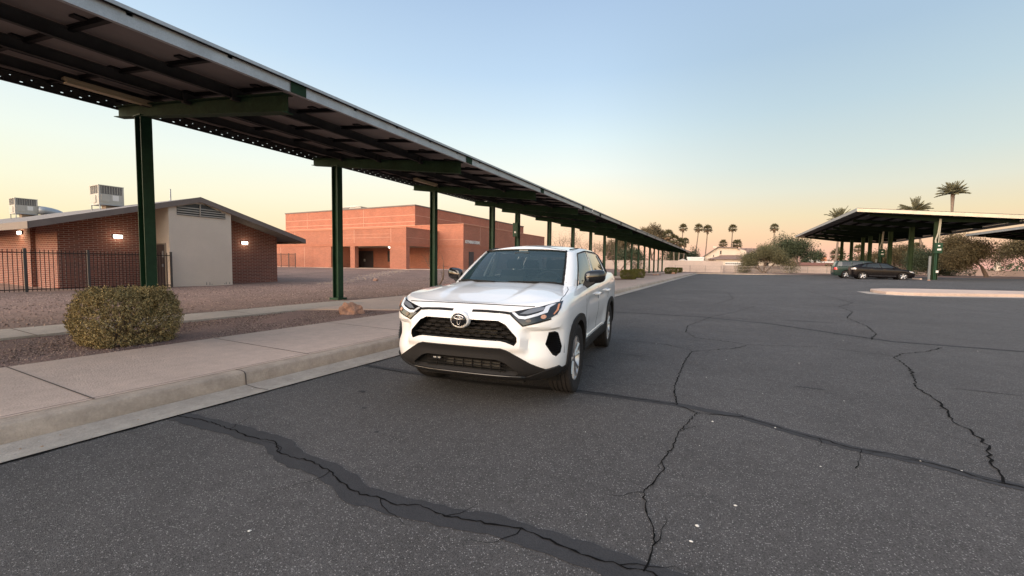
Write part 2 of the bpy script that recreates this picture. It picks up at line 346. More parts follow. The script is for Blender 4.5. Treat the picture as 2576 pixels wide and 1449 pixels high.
# hairline side branches off the main cracks
for key in ('A', 'B', 'C2', 'D', 'E', 'C'):
    P0 = CR[key][0]
    for (x, y) in P0[2:-1:3]:
        if x > 5 or y > 12: continue
        an = rc.uniform(0, 6.28); pts = [(x, y)]
        for q in range(rc.choice((2, 3, 4))): an += rc.uniform(-.7, .7); pts.append((pts[-1][0]+.07*cos(an)*(1+.1*y), pts[-1][1]+.07*sin(an)*(1+.1*y)))
        strip(lot, jitter(pts, .012, .03, rc), lambda t: .0022*(1-t)+.0006, .0062, 2)
# faint ghost of a white stall line near the far cars
strip(lot, [(8.5, 46.3), (20, 46.3)], lambda t: .05, .004, 3)
strip(lot, [(8.5, 52.0), (15.5, 52.0)], lambda t: .05, .004, 3)
struct(lot.build('parking_lot', [asph, seal, crackm, mat('worn_line_paint', (.16,.155,.15), .8, noise=(6,.3))], smooth=True))
# kerb, gutter, sidewalk
g = MB(); kb = MB(); sw = MB()
PY = [y for y in YS if -14 <= y <= 80]+[80.4]
def prof_strip(mb, prof, mi=0):
    n = len(prof); vs = [(x, y, z+T0(y)) for y in PY for x, z in prof]
    mb.add(vs, [(j*n+i, j*n+i+1, (j+1)*n+i+1, (j+1)*n+i) for j in range(len(PY)-1) for i in range(n-1)], mi)
prof_strip(g, [(-4.545, .006), (-4.35, -.004), (-4.15, .007), (-4.148, -.04)])
prof_strip(kb, [(-4.712, .149), (-4.62, .150), (-4.575, .143), (-4.558, .125), (-4.545, .006)])
for y in rng(-13.45, 79, 30):
    pass
jy = [2.66+3.08*k for k in range(-5, 26)]
for y in jy:
    z = T0(y)
    kb.add([(-4.72, y-.006, z+.153), (-4.62, y-.006, z+.153), (-4.568, y-.006, z+.144), (-4.545, y-.006, z+.12), (-4.538, y-.006, z+.01)]+[(-4.72, y+.006, z+.153), (-4.62, y+.006, z+.153), (-4.568, y+.006, z+.144), (-4.545, y+.006, z+.12), (-4.538, y+.006, z+.01)], [(i, i+1, i+6, i+5) for i in range(4)], 1)
    g.add([(-4.54, y-.005, z+.009), (-4.35, y-.005, z), (-4.16, y-.005, z+.010), (-4.54, y+.005, z+.009), (-4.35, y+.005, z), (-4.16, y+.005, z+.010)], [(0, 1, 4, 3), (1, 2, 5, 4)], 1)
struct(g.build('gutter', [concg, joint], smooth=True)); struct(kb.build('kerb', [conck, joint], smooth=True))
# main sidewalk strip, far plaza, second walk
prof_strip(sw, [(-6.88, .10), (-6.87, .160), (-4.722, .150), (-4.72, .14)])
for k in range(-6, 24):
    y = 1.50+2.05*k; z = T0(y)
    sw.add([(-6.86, y, z+.163), (-4.72, y, z+.154), (-4.72, y+.014, z+.154), (-6.86, y+.014, z+.163)], [(0, 1, 2, 3)], 1)
strip(sw, [(-4.716, -10), (-4.716, 40)], lambda t: .006, .156, 1, zf=lambda x, y: T0(y))
pz = MB()
pp = [y for y in PY if y >= 8.5]; pts = [(-6.875, 8.55)]
poly = [(-10.29, 8.9), (-9.8, 8.75), (-9.3, 8.7)]
vs = []; fs = []
rows = [(8.3, -6.9), (8.35, -7.4), (8.6, -9.0), (8.8, -9.35)]
for y in [8.3, 8.5, 8.7, 8.9, 9.2]+[q for q in pp if q > 9.3]:
    xr = -6.875
    xl = -10.30 if y >= 8.89 else lerp(-7.2, -10.30, ss((y-8.2)/.7))
    z = T0(y); vs += [(xl, y, z+.155), (xr, y, z+.157)]
n = len(vs)//2
pz.add(vs, [(2*i, 2*i+1, 2*i+3, 2*i+2) for i in range(n-1)], 0)
for k in range(5):
    y = 10+5.1*k
    pz.add([(-10.3, y, .160+T0(y)), (-6.88, y, .160+T0(y)), (-6.88, y+.014, .160+T0(y)), (-10.3, y+.014, .160+T0(y))], [(0, 1, 2, 3)], 1)
def dirt_patch(mb, cx, cy, a, b, dz, rnd):
    k = 28; vs = [(cx, cy, T0(cy)+dz)]
    for i in range(k):
        an = 2*pi*i/k; r = rnd.uniform(.85, 1.12); x = cx+a*r*cos(an); y = cy+b*r*sin(an); vs.append((x, y, T0(y)+dz))
    mb.add(vs, [(0, 1+i, 1+(i+1)%k) for i in range(k)], 2)
for cx, cy, a, b in [(-7.8, 35.9, 1.2, 2.6), (-7.9, 41.4, .9, 2.2), (-8.3, 54, 1.3, 3.4), (-7.5, 64.6, 1.0, 2.6), (-7.8, 76, 1.0, 3)]: dirt_patch(pz, cx, cy, a, b, .163, rc)
struct(pz.build('plaza_paving', [conc, joint, dirt]))
struct(sw.build('sidewalk', [conc, joint]))
w2 = MB(); yy = rng(-14, 8.9, 60)
def w2n(y): return -9.33+.10*ss((y-3)/4)-.05*sin(y*.9)
def w2f(y): return -10.42+.15*ss((y-3)/4)-.04*sin(y*.8+1)
vs = []
for y in yy: vs += [(w2f(y)-.03, y, .08), (w2f(y), y, .175), (w2n(y), y, .162), (w2n(y)+.012, y, .07)]
w2.add(vs, [(4*j+i, 4*j+i+1, 4*j+4+i+1, 4*j+4+i) for j in range(len(yy)-1) for i in range(3)])
for y in (-2.2, .9, 2.35, 5.6): w2.add([(-10.45, y, .18), (-9.28, y, .167), (-9.28, y+.015, .167), (-10.45, y+.015, .18)], [(0, 1, 2, 3)], 1)
struct(w2.build('path', [mat('concrete_path', (.44,.375,.32), .9, noise=[(.6,.12),(6,.12),(40,.15)], bump=(50,.4)), joint]))
# planting strip of dirt between the two walks
dp = MB(); yy = rng(-14, 8.6, 90); xx = rng(0, 1, 12); vs = []
for y in yy:
    wl = w2n(y)+.005; wr = -6.878
    if y > 6.6: wl = lerp(wl, wr-.02, ss((y-6.6)/1.95)**1.2)
    for t in xx: vs.append((lerp(wl, wr, t), y, .128+.012*sin(9*t+y*3)*sin(y*1.3)))
dp.add(vs, [(j*13+i, j*13+i+1, (j+1)*13+i+1, (j+1)*13+i) for j in range(len(yy)-1) for i in range(12)])
struct(dp.build('planting_strip', dirt, smooth=True))
pz2 = MB(); vs = []   # concrete wedge joining the walks
for y in rng(6.6, 8.95, 24):
    wl = w2n(min(y, 8.9))+.004; wr = lerp(w2n(y)+.005, -6.898, ss((y-6.6)/1.95)**1.2)
    vs += [(wl, y, .160), (max(wl, wr-.001), y, .159), (max(wl, wr+.004), y, .10)]
k = len(vs)//3
pz2.add(vs, [(3*i+a, 3*i+a+1, 3*i+3+a+1, 3*i+3+a) for i in range(k-1) for a in range(2)])
struct(pz2.build('path_corner', conc))
# kerbed island on the right, back of the lot
isl = MB(); o = []; 
oo = [(7.1,29.3),(7.0,28.2),(7.2,27.1),(7.8,26.6),(8.6,26.55),(12.3,27.5),(30,31.5),(60,38),(60,42),(30,35),(12.9,29.7),(9,29.8),(7.6,29.7)]
n = len(oo)
isl.add([(x, y, T(x, y)-.05) for x, y in oo]+[(x, y, T(x, y)+.13) for x, y in oo]+[(lerp(x, 12+.3*(x-8), .01), lerp(y, 28.3+.22*(x-8), .04), T(x, y)+.15) for x, y in oo], [(i, (i+1)%n, (i+1)%n+n, i+n) for i in range(n)]+[(i+n, (i+1)%n+n, (i+1)%n+2*n, i+2*n) for i in range(n)]+[tuple(range(2*n, 3*n))])
struct(isl.build('kerbed_island', conc))
isg = MB()
strip(isg, [(6.7,29),(6.75,27.2),(7.6,26.3),(8.7,26.25),(12.3,27.2),(30,31.2),(60,37.7)], lambda t: .26, .006, 0)
struct(isg.build('island_gutter', concg))
# strip of ground and low kerb at the far end of the lot
fk = MB(); fk.prism([(80.2, .0), (80.2, .22), (80.35, .24), (80.5, .24), (80.5, 0)], -5, 80, 'x')
struct(fk.build('far_kerb', conck))
# litter, chips and pebbles
pb = MB(); rp = random.Random(5)
def chip(mb, x, y, z, r, mi=0):
    k = 6; a0 = rp.uniform(0, 6)
    vs = [(x+r*rp.uniform(.6, 1.2)*cos(a0+2*pi*i/k), y+r*rp.uniform(.6, 1.2)*sin(a0+2*pi*i/k), z) for i in range(k)]+[(x, y, z+r*.5)]
    mb.add(vs, [(i, (i+1)%k, k) for i in range(k)], mi)
for i in range(120):
    x = rp.uniform(-4.1, 7); y = rp.uniform(.9, 16); chip(pb, x, y, T(x, y)+.001, rp.uniform(.003, .006)*(1 if y < 5 else 1.5), rp.choice((0, 1, 1)))
for x, y, r in [(-.05,3.95,.02),(.42,4.05,.017),(1.26,3.83,.014),(1.45,3.78,.013),(-.08,2.3,.018),(-.1,2.15,.014),(.1,2.6,.015),(-2.05,1.2,.016),(-.95,3.2,.008),(.62,3.4,.01)]: chip(pb, x, y, .002, r*.7, 0)
for i in range(60): chip(pb, rp.uniform(-4.5, -4.2), rp.uniform(.5, 9), .003, rp.uniform(.004, .010), rp.choice((0, 1, 2)))
o = pb.build('loose_pebbles', [mat('white_chip', (.62,.6,.56), .8), mat('grey_chip', (.30,.28,.26), .8), mat('dry_leaf_bit', (.34,.2,.1), .8)]); o['kind'] = 'stuff'
gs = MB()
for i in range(40000):
    u = rp.random()
    if u < .33: x = rp.uniform(-9.25, -6.95); y = rp.uniform(-1, 7.6); z = .130
    else: x = rp.uniform(-22, -10.4); y = rp.uniform(-1, 26); z = LG(x, y)
    if z == .130 and y > 6.6 and x < lerp(w2n(y), -6.898, ss((y-6.6)/1.95)): continue
    if x < -10.2 and -12.2 < x and False: continue
    r = rp.uniform(.007, .019)*(1 if z == .130 else 1.5); a0 = rp.uniform(0, 6)
    vs = [(x+r*cos(a0+2*pi*j/4), y+r*sin(a0+2*pi*j/4), z-.002) for j in range(4)]+[(x, y, z+r*rp.uniform(.4, .9))]
    gs.add(vs, [(j, (j+1)%4, 4) for j in range(4)], rp.choice((0, 0, 1, 2)))
o = gs.build('gravel_stones', [mat('granite_a', (.24,.165,.14), .95), mat('granite_b', (.36,.26,.21), .95), mat('granite_c', (.10,.065,.055), .95)]); o['kind'] = 'stuff'
ws = MB()
for i in range(900):
    t = rp.random(); x = lerp(-20.5, -29.5, t)+rp.gauss(0, .5); y = lerp(16.5, 33, t)+rp.gauss(0, .5); z = LG(x, y); r = rp.uniform(.04, .13); a0 = rp.uniform(0, 6)
    vs = [(x+r*rp.uniform(.7, 1.2)*cos(a0+2*pi*j/5), y+r*rp.uniform(.7, 1.2)*sin(a0+2*pi*j/5), z-.01) for j in range(5)]+[(x, y, z+r*rp.uniform(.3, .6))]
    ws.add(vs, [(j, (j+1)%5, 5) for j in range(5)], rp.choice((0, 1)))
for cx, cy, a in [(-24.5, 19.5, 1.5), (-14.5, 12.5, .5), (-19, 14.5, 1.6)]:
    for i in range(160):
        x = cx+rp.gauss(0, a); y = cy+rp.gauss(0, .25); z = LG(x, y); r = rp.uniform(.02, .07)
        ws.add([(x-r, y, z-.01), (x, y-r, z-.01), (x+r, y, z-.01), (x, y+r, z-.01), (x, y, z+r*.35)], [(0, 1, 4), (1, 2, 4), (2, 3, 4), (3, 0, 4)], 1)
o = ws.build('washed_stones', [mat('tan_stone', (.34,.245,.18), .95), mat('pink_stone', (.28,.20,.17), .95)]); o['kind'] = 'stuff'
# ------------------------------------------------------------------ solar carports
def hsec(mb, c, z0, z1, w=.20, d=.25, t=.016, mi=0, ztop=None):
    x, y = c
    mb.box((x-d/2, y-w/2, z0), (x-d/2+t, y+w/2, z1), mi); mb.box((x+d/2-t, y-w/2, z0), (x+d/2, y+w/2, z1), mi)
    mb.box((x-d/2+t, y-t/2, z0), (x+d/2-t, y+t/2, z1), mi)
def beam_mb(x0, z0, x1, z1, y, h0, h1, w=.18, t=.014):
    """tapered I-beam lying along x; z0/z1 the bottoms, h0/h1 the depths"""
    mb = MB()
    def slab(za0, zb0, za1, zb1, hw):
        mb.add([(x0, y-hw, za0), (x0, y+hw, za0), (x0, y+hw, zb0), (x0, y-hw, zb0), (x1, y-hw, za1), (x1, y+hw, za1), (x1, y+hw, zb1), (x1, y-hw, zb1)],
               [(0,1,2,3), (7,6,5,4), (0,4,5,1), (1,5,6,2), (2,6,7,3), (3,7,4,0)])
    slab(z0, z0+t, z1, z1+t, w/2); slab(z0+t, z0+h0-t, z1+t, z1+h1-t, t/2); slab(z0+h0-t, z0+h0, z1+h1-t, z1+h1, w/2)
    return mb
_proto = {}
def carport(label, y0, y1, posts, lights, px=-11.03, xn=-6.10, xf=-12.30, zn=4.11, slope=.125, gx=None, box=None, g0=.1, rows=3, pn=31, bs=0.0, conduit=None):
    root = empty('solar_carport', (px, (y0+y1)/2, 0), 0, label, 'carport', 'solar carports over the parking rows')
    O = Vector((-px, -(y0+y1)/2, 0)); 
    def fin(mb, name, mats, **k):
        mb.v = [(v[0]+O.x, v[1]+O.y, v[2]) for v in mb.v]; return mb.build(name, mats, root, **k)
    pz_ = lambda x: zn-slope*(x-xn)           # underside of the panels
    xb0, xb1 = xf+.2, xn-.25
    def beam_at(y):
        return beam_mb(xb0, pz_(xb0)-.16-.24, xb1, pz_(xb1)-.13-.30, y, .24, .30)
    for y in posts:
        mb = MB(); hsec(mb, (px, y), g0, pz_(px)-.40); mb.box((px-.2, y-.17, g0-.02), (px+.2, y+.17, g0+.10))
        mb.box((px-.15, y-.12, pz_(px)-.405), (px+.15, y+.12, pz_(px)-.388))
        fin(mb, 'post', green)
        fin(beam_at(y), 'beam', greenL)
        mb = MB(); mb.box((xn+.012, y-.13, zn-.16), (xn+.02, y+.13, zn+.0)); fin(mb, 'splice_plate', greenL)
    nxp = 4
    for i in range(1, nxp):
        x = lerp(xn, xf, i/nxp); z = pz_(x)
        mb = MB(); mb.box((x-.03, y0, z-.185), (x-.025, y1, z-.004)); mb.box((x-.03, y0, z-.185), (x+.035, y1, z-.180)); mb.box((x-.03, y0, z-.009), (x+.035, y1, z-.004))
        for y in posts: mb.box((x-.02, y-.14, z-.22), (x+.05, y+.14, z-.03))
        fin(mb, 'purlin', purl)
    mb = MB(); mb.box((xn-.05, y0, zn-.15), (xn, y1, zn-.002)); mb.box((xn-.05, y0, zn-.158), (xn+.006, y1, zn-.15)); 
    fin(mb, 'edge_purlin', galv)
    mb = MB(); mb.box((xn+.053, y0, zn-.002), (xn+.062, y1, zn+.042)); fin(mb, 'panel_edge_trim', galv)
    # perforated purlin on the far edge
    mb = MB(); zc = pz_(xf); h = .20; xw = xf-.01; st = .28; ny = int((y1-y0)/st)
    for i in range(ny):
        ya = y0+i*st; 
        for half, off in ((0, .25), (1, .75)):
            za, zb = (zc-h, zc-h/2) if half == 0 else (zc-h/2, zc-.002); cy = ya+st*off; cz = (za+zb)/2+(.012 if half == 0 else -.006); a, b = (.024, .009) if half == 0 else (.013, .005)
            ring = [(xw, cy+a*cos(k*pi/4+pi/8), cz+b*sin(k*pi/4+pi/8)) for k in range(8)]
            outer = [(xw, ya+st, za+(zb-za)*.65), (xw, ya+st*(.5+off*.4), zb), (xw, ya+st*off*.7, zb), (xw, ya, za+(zb-za)*.65), (xw, ya, za+(zb-za)*.35), (xw, ya+st*off*.7, za), (xw, ya+st*(.5+off*.4), za), (xw, ya+st, za+(zb-za)*.35)]
            mb.add(ring+outer+[(xw, ya+st, zb), (xw, ya, zb), (xw, ya, za), (xw, ya+st, za)], [(k, (k+1)%8, (k+1)%8+8, k+8) for k in range(8)]+[(8, 16, 9), (10, 17, 11), (12, 18, 13), (14, 19, 15)])
    mb.box((xf-.008, y0, zc-h-.005), (xf+.05, y1, zc-h)); mb.box((xf-.008, y0, zc-.006), (xf+.05, y1, zc-.001))
    fin(mb, 'perforated_purlin', purl)
    # panels
    key = (round(xn-xf, 2), rows, pn, round(y1-y0, 1))
    if key not in _proto:
        w = (xn-xf+.10)/rows; l = (y1-y0)/pn; q = MB()
        hx, hy = w/2-.008, l/2-.008
        q.box((-hx, -hy, .0), (hx, -hy+.03, .04), 1); q.box((-hx, hy-.03, .0), (hx, hy, .04), 1); q.box((-hx, -hy+.03, .0), (-hx+.03, hy-.03, .04), 1); q.box((hx-.03, -hy+.03, .0), (hx, hy-.03, .04), 1)
        q.box((-hx+.03, -hy+.03, .026), (hx-.03, hy-.03, .031), 0); q.box((-hx+.03, -hy+.03, .033), (hx-.03, hy-.03, .038), 2)
        q.box((-.08, hy-.16, .004), (.08, hy-.04, .026), 1)
        me = bpy.data.meshes.new('solar_panel'); me.from_pydata(q.v, [], q.f)
        for mm in (back, pframe, pglass): me.materials.append(mm)
        me.polygons.foreach_set('material_index', q.m); me.update(); _proto[key] = (me, w, l)
    me, w, l = _proto[key]
    for i in range(rows):
        for j in range(pn):
            x = xn+.05-w*(i+.5); o = link('solar_panel', me, root)
            o.location = (x-px, y0+l*(j+.5)-(y0+y1)/2, pz_(x)+.002); o.rotation_euler = (0, math.atan(slope), 0)
    # dark rails under the panel joints
    mb = MB()
    for j in range(1, pn):
        y = y0+l*j
        mb.add([(xn, y-.03, pz_(xn)-.001), (xn, y+.03, pz_(xn)-.001), (xf, y+.03, pz_(xf)-.001), (xf, y-.03, pz_(xf)-.001), (xn, y-.03, pz_(xn)-.035), (xn, y+.03, pz_(xn)-.035), (xf, y+.03, pz_(xf)-.035), (xf, y-.03, pz_(xf)-.035)], [(0,1,2,3), (7,6,5,4), (0,4,5,1), (3,2,6,7), (1,5,6,2), (0,3,7,4)])
    fin(mb, 'panel_rails', pframe)
    for y in lights:
        x = lerp(xn, xf, .75)+.05; z = pz_(x)-.20
        mb = MB(); mb.box((x-.07, y-.65, z-.005), (x+.07, y+.65, z+.05)); mb.box((x-.085, y-.68, z+.05), (x+.085, y+.68, z+.09))
        o = fin(mb, 'light_fixture', tubem)
    if box:
        mb = MB(); x, y = px, box
        mb.box((x-.17, y-.30, 2.95), (x+.17, y-.14, 3.75)); mb.box((x-.15, y-.315, 3.0), (x+.15, y-.30, 3.70)); mb.box((x-.05, y-.33, 3.15), (x+.05, y-.315, 3.25), 1)
        mb.tube([(x+.06, y-.2, 3.75), (x+.06, y-.2, pz_(px)-.3)], .025); mb.tube([(x-.06, y-.2, 3.75), (x-.05, y-.22, 4.0), (x-.05, y-.2, pz_(px)-.3)], .02)
        mb.tube([(x+.03, y-.2, 2.95), (x+.03, y-.2, .2)], .02)
        fin(mb, 'junction_box', [green, whiteM])
    return root
PA = [4.48+4.93*k for k in (-4,-3,-2,-1,0,1,2)]+[19.3]
carport('nearest and longest solar carport beside the white car, with galvanised low edge rail', -14.9, 20.75, [p for p in PA if p > -14.5], [3.87, 13.4, -6], g0=.10, pn=33)
PB = [22.33, 27.33, 32.4, 37.38, 42.3, 47.4, 52.3]
carport('middle solar carport of the left row, with a junction box on its first post', 20.95, 54.15, PB, [25.2, 35, 45], g0=.12, box=22.33)
PC = [56.17, 61.0, 65.9, 70.75, 75.6, 80.7, 86.2]
carport('farthest solar carport of the left row, ending beyond the round hedges', 54.35, 86.6, PC, [58.6, 68], g0=.15)
# big carport over the two parked cars on the right
def big_carport(label, x0, x1, y0, y1, z0, z1, postx, posts, g, box=None):
    root = empty('solar_carport', (postx, y0, 0), 0, label, 'carport', 'solar carports over the parking rows')
    O = (-postx, -y0)
    def fin(mb, name, mats):
        mb.v = [(v[0]+O[0], v[1]+O[1], v[2]) for v in mb.v]; return mb.build(name, mats, root)
    zz = lambda x: lerp(z0, z1, (x-x0)/(x1-x0))
    sl = math.atan((z1-z0)/(x1-x0))
    def slab(mb, xa, xb, ya, yb, dz0, dz1, mi=0):
        mb.add([(xa, ya, zz(xa)+dz0), (xb, ya, zz(xb)+dz0), (xb, yb, zz(xb)+dz0), (xa, yb, zz(xa)+dz0), (xa, ya, zz(xa)+dz1), (xb, ya, zz(xb)+dz1), (xb, yb, zz(xb)+dz1), (xa, yb, zz(xa)+dz1)],
               [(0,3,2,1), (4,5,6,7), (0,1,5,4), (1,2,6,5), (2,3,7,6), (3,0,4,7)], mi)
    pg_ = mat('glow_tinted_fascia', (.66,.58,.45), .5, metal=.1, noise=[(.8,.2)])  # warm sunset glow on the end fascia is put into its colour
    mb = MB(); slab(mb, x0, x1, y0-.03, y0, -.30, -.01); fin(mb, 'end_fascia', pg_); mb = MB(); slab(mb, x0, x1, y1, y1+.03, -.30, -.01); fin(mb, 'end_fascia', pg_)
    mb = MB(); slab(mb, x0-.03, x0, y0-.03, y1+.03, -.28, -.01); fin(mb, 'edge_purlin', galv); mb = MB(); slab(mb, x1, x1+.03, y0-.03, y1+.03, -.28, -.01); fin(mb, 'edge_purlin', galv)
    for i in range(1, 9):
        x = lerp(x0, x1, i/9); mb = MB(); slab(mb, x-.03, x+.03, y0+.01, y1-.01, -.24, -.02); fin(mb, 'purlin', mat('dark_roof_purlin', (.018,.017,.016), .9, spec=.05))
    rows, pn = 6, 16
    w, l = (x1-x0)/rows, (y1-y0)/pn
    for i in range(rows):
        for j in range(pn):
            if (x0, i, j) == (0, 0, 0): continue
            me = _proto.get('big')
            if me is None:
                q = MB(); hx, hy = w/2-.01, l/2-.01
                q.box((-hx, -hy, .0), (hx, hy, .03), 0); q.box((-hx, -hy, .033), (hx, hy, .04), 1); q.box((-hx, -.02, -.02), (hx, .02, -.002), 1)
                me = bpy.data.meshes.new('solar_panel'); me.from_pydata(q.v, [], q.f); me.materials.append(back); me.materials.append(pframe)
                me.polygons.foreach_set('material_index', q.m); me.update(); _proto['big'] = me
            o = link('solar_panel', me, root); x = x0+w*(i+.5)
            o.location = (x+O[0], y0+l*(j+.5)+O[1], zz(x)); o.rotation_euler = (0, -sl, 0)
    for k, y in enumerate(posts):
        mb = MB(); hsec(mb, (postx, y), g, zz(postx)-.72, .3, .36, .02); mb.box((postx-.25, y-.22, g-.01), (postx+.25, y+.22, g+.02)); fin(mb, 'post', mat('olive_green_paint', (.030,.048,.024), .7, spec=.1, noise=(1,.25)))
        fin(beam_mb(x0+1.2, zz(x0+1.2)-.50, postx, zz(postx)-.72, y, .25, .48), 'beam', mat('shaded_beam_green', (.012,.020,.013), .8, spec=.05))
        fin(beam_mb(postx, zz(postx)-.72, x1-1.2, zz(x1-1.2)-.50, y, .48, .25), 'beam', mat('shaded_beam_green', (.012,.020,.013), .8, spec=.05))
        if k == 0 or k == 3:
            mb = MB(); x = postx
            mb.tube([(x-.03, y-.22, 3.2), (x-.12, y-.22, 3.9), (x+.02, y-.22, 4.5), (x+.10, y-.22, zz(x)-.5)], .06)
            mb.tube([(x+.06, y-.22, 3.2), (x+.10, y-.22, 4.1), (x+.16, y-.22, zz(x)-.5)], .04)
            fin(mb, 'conduit', mat('pale_conduit', (.36,.34,.27), .6))
            mb = MB(); mb.tube([(x+.0, y-.25, 3.0), (x+.0, y-.25, g)], .05); mb.tube([(x-.1, y-.25, 3.0), (x-.1, y-.25, g)], .035); fin(mb, 'lower_conduit', green)
            mb = MB(); mb.box((x-.22, y-.45, 2.75), (x+.30, y-.2, 3.65)); mb.box((x-.18, y-.47, 2.8), (x+.26, y-.45, 3.6)); mb.box((x-.05, y-.48, 3.0), (x+.2, y-.47, 3.15), 1); mb.box((x-.02, y-.48, 3.35), (x+.12, y-.47, 3.45), 1)
            fin(mb, 'junction_box', [green, whiteM])
            if k == 0: mb = MB(); mb.box((x+.0, y-.36, 1.05), (x+.16, y-.30, 1.25)); fin(mb, 'notice_plate', whiteM)
            mb = MB(); mb.box((x-.48, y-.30, g), (x-.34, y-.16, g+2.1)); fin(mb, 'pipe_bollard', mat('dull_steel_tube', (.17,.18,.18), .6))
    return root
big_carport('wide solar carport over the two dark parked cars, with a sunset lit front edge', 10.5, 22.6, 48.6, 86.3, 6.82, 5.62, 16.4, [49.8, 55.4, 61.4, 64.6, 68.8, 72.0, 77.7, 83.5], .40)
big_carport('rear solar carport partly cut off by the right edge of the photo', 31.65, 43.8, 58.0, 86.3, 6.62, 5.55, 37.6, [60, 66, 72, 78, 84], .3)
# ------------------------------------------------------------------ brick classroom building
cr = empty('classroom_building', (-24.6, 11.5, .0), 0, 'low brown brick building with shallow gable roof and pale stucco box, behind the iron fence', 'building')
OC = (24.6, -11.5)
def cfin(mb, name, mats, parent=cr, **k):
    mb.v = [(v[0]+OC[0], v[1]+OC[1], v[2]) for v in mb.v]; return mb.build(name, mats, parent, **k)
YR, ZR, EY0, EY1, ZE = 11.55, 4.42, 5.8, 17.25, 2.70
def roofz(y): return ZR-(ZR-ZE)*abs(y-YR)/((YR-EY0) if y < YR else (EY1-YR))
# brick walls as a solid with gable outline
mb = MB(); bz = 0.0
pr = [(6.95, bz), (16.45, bz), (16.45, roofz(16.45)-.142), (YR, ZR-.142), (6.95, roofz(6.95)-.142)]
mb.prism(pr, -24.6, -58, 'x'); cfin(mb, 'brick_wall', brickA)
mb = MB(); mb.box((-27.3, 6.80, bz), (-27.0, 6.95, roofz(6.95)-.25)); mb.box((-33.3, 6.80, bz), (-33.0, 6.95, roofz(6.95)-.25)); cfin(mb, 'wall_pilaster', brickA)
# stucco box
sb0, sb1 = 10.25, 13.02
mb = MB(); mb.prism([(sb0, .02), (sb1, .02), (sb1, roofz(sb1)-.2), (YR, ZR-.2), (sb0, roofz(sb0)-.2)], -23.2, -24.598, 'x'); cfin(mb, 'stucco_wall', stucco)
mb = MB()
for i in range(4):
    z0 = 3.52+.11*i; 
    ya = YR-(ZR-.22-z0-.06)/.30; yb = YR+(ZR-.22-z0-.06)/.30
    ya, yb = max(ya, sb0+.33), min(yb, sb1-.28)
    if yb-ya < .3: continue
    mb.add([(-23.2, ya, z0), (-23.2, yb, z0), (-23.14, yb, z0-.03), (-23.14, ya, z0-.03), (-23.2, ya, z0+.035), (-23.2, yb, z0+.035)], [(0, 1, 2, 3), (2, 3, 4, 5)], 0)
mb.add([(-23.196, sb0+.33, 3.47), (-23.196, sb1-.28, 3.47), (-23.196, sb1-.28, 3.72), (-23.196, YR+.3, 4.08), (-23.196, YR-.2, 4.08), (-23.196, sb0+.33, 3.86)], [(0, 1, 2, 3, 4, 5)], 1)
mb.box((-23.19, YR-.01, 3.47), (-23.13, YR+.03, 4.08), 0)
cfin(mb, 'gable_vent', [mat('vent_louvre', (.34,.29,.24), .7), darkM])
stain = MB(); rs = random.Random(2)
for y in (11.75, 11.9, 12.0, 12.6, 12.68, 12.85): 
    h = rs.uniform(.05, .16); stain.add([(-23.197, y, .10), (-23.197, y+.05, .10), (-23.197, y+.035, .10+h), (-23.197, y+.01, .10+h*.8)], [(0, 1, 2, 3)])
cfin(stain, 'wall_stain', mat('mud_stain', (.27,.23,.20), .9))
# tan return wall has the door
mb = MB(); mb.box((-24.28, sb0-.05, .06), (-23.5, sb0-.002, 2.12), 1); mb.box((-24.23, sb0-.07, .08), (-23.56, sb0-.05, 2.06), 0)
d = cfin(mb, 'door', [doorM, mat('door_frame_tan', (.30,.25,.2), .6)])
mb = MB(); mb.box((-23.68, sb0-.12, 1.0), (-23.64, sb0-.07, 1.14)); mb.box((-23.74, sb0-.075, 1.45), (-23.62, sb0-.0695, 1.75)); hd = cfin(mb, 'door_handle', galv, d)
hd.matrix_parent_inverse = Matrix.Identity(4)
# roof
mb = MB(); xr = -23.1; xe = -60
def rslab(ya, za, yb, zb, th, mi):
    mb.add([(xr, ya, za), (xr, yb, zb), (xe, yb, zb), (xe, ya, za), (xr, ya, za-th), (xr, yb, zb-th), (xe, yb, zb-th), (xe, ya, za-th)], [(0,1,2,3), (7,6,5,4), (0,4,5,1), (1,5,6,2), (2,6,7,3), (3,7,4,0)], mi)
rslab(EY0, ZE, YR, ZR, .14, 0); rslab(YR, ZR, EY1, ZE, .14, 0)
rf = cfin(mb, 'roof', [roofM])
mb = MB()
for ya, za, yb, zb in ((EY0-.03, ZE, YR, ZR+.008), (YR, ZR+.008, EY1+.03, ZE)):
    mb.add([(xr, ya, za), (xr, yb, zb), (xr+.05, yb, zb), (xr+.05, ya, za), (xr, ya, za-.25), (xr, yb, zb-.25), (xr+.05, yb, zb-.25), (xr+.05, ya, za-.25)], [(3,2,1,0), (4,5,6,7), (1,2,6,5), (0,4,7,3), (3,7,6,2), (0,1,5,4)])
mb.box((xe, EY0-.05, ZE-.27), (xr+.05, EY0-.004, ZE-.0)); mb.box((xe, EY1+.004, ZE-.27), (xr+.05, EY1+.05, ZE-.0))
fa = cfin(mb, 'roof_fascia', fasciaM, cr)
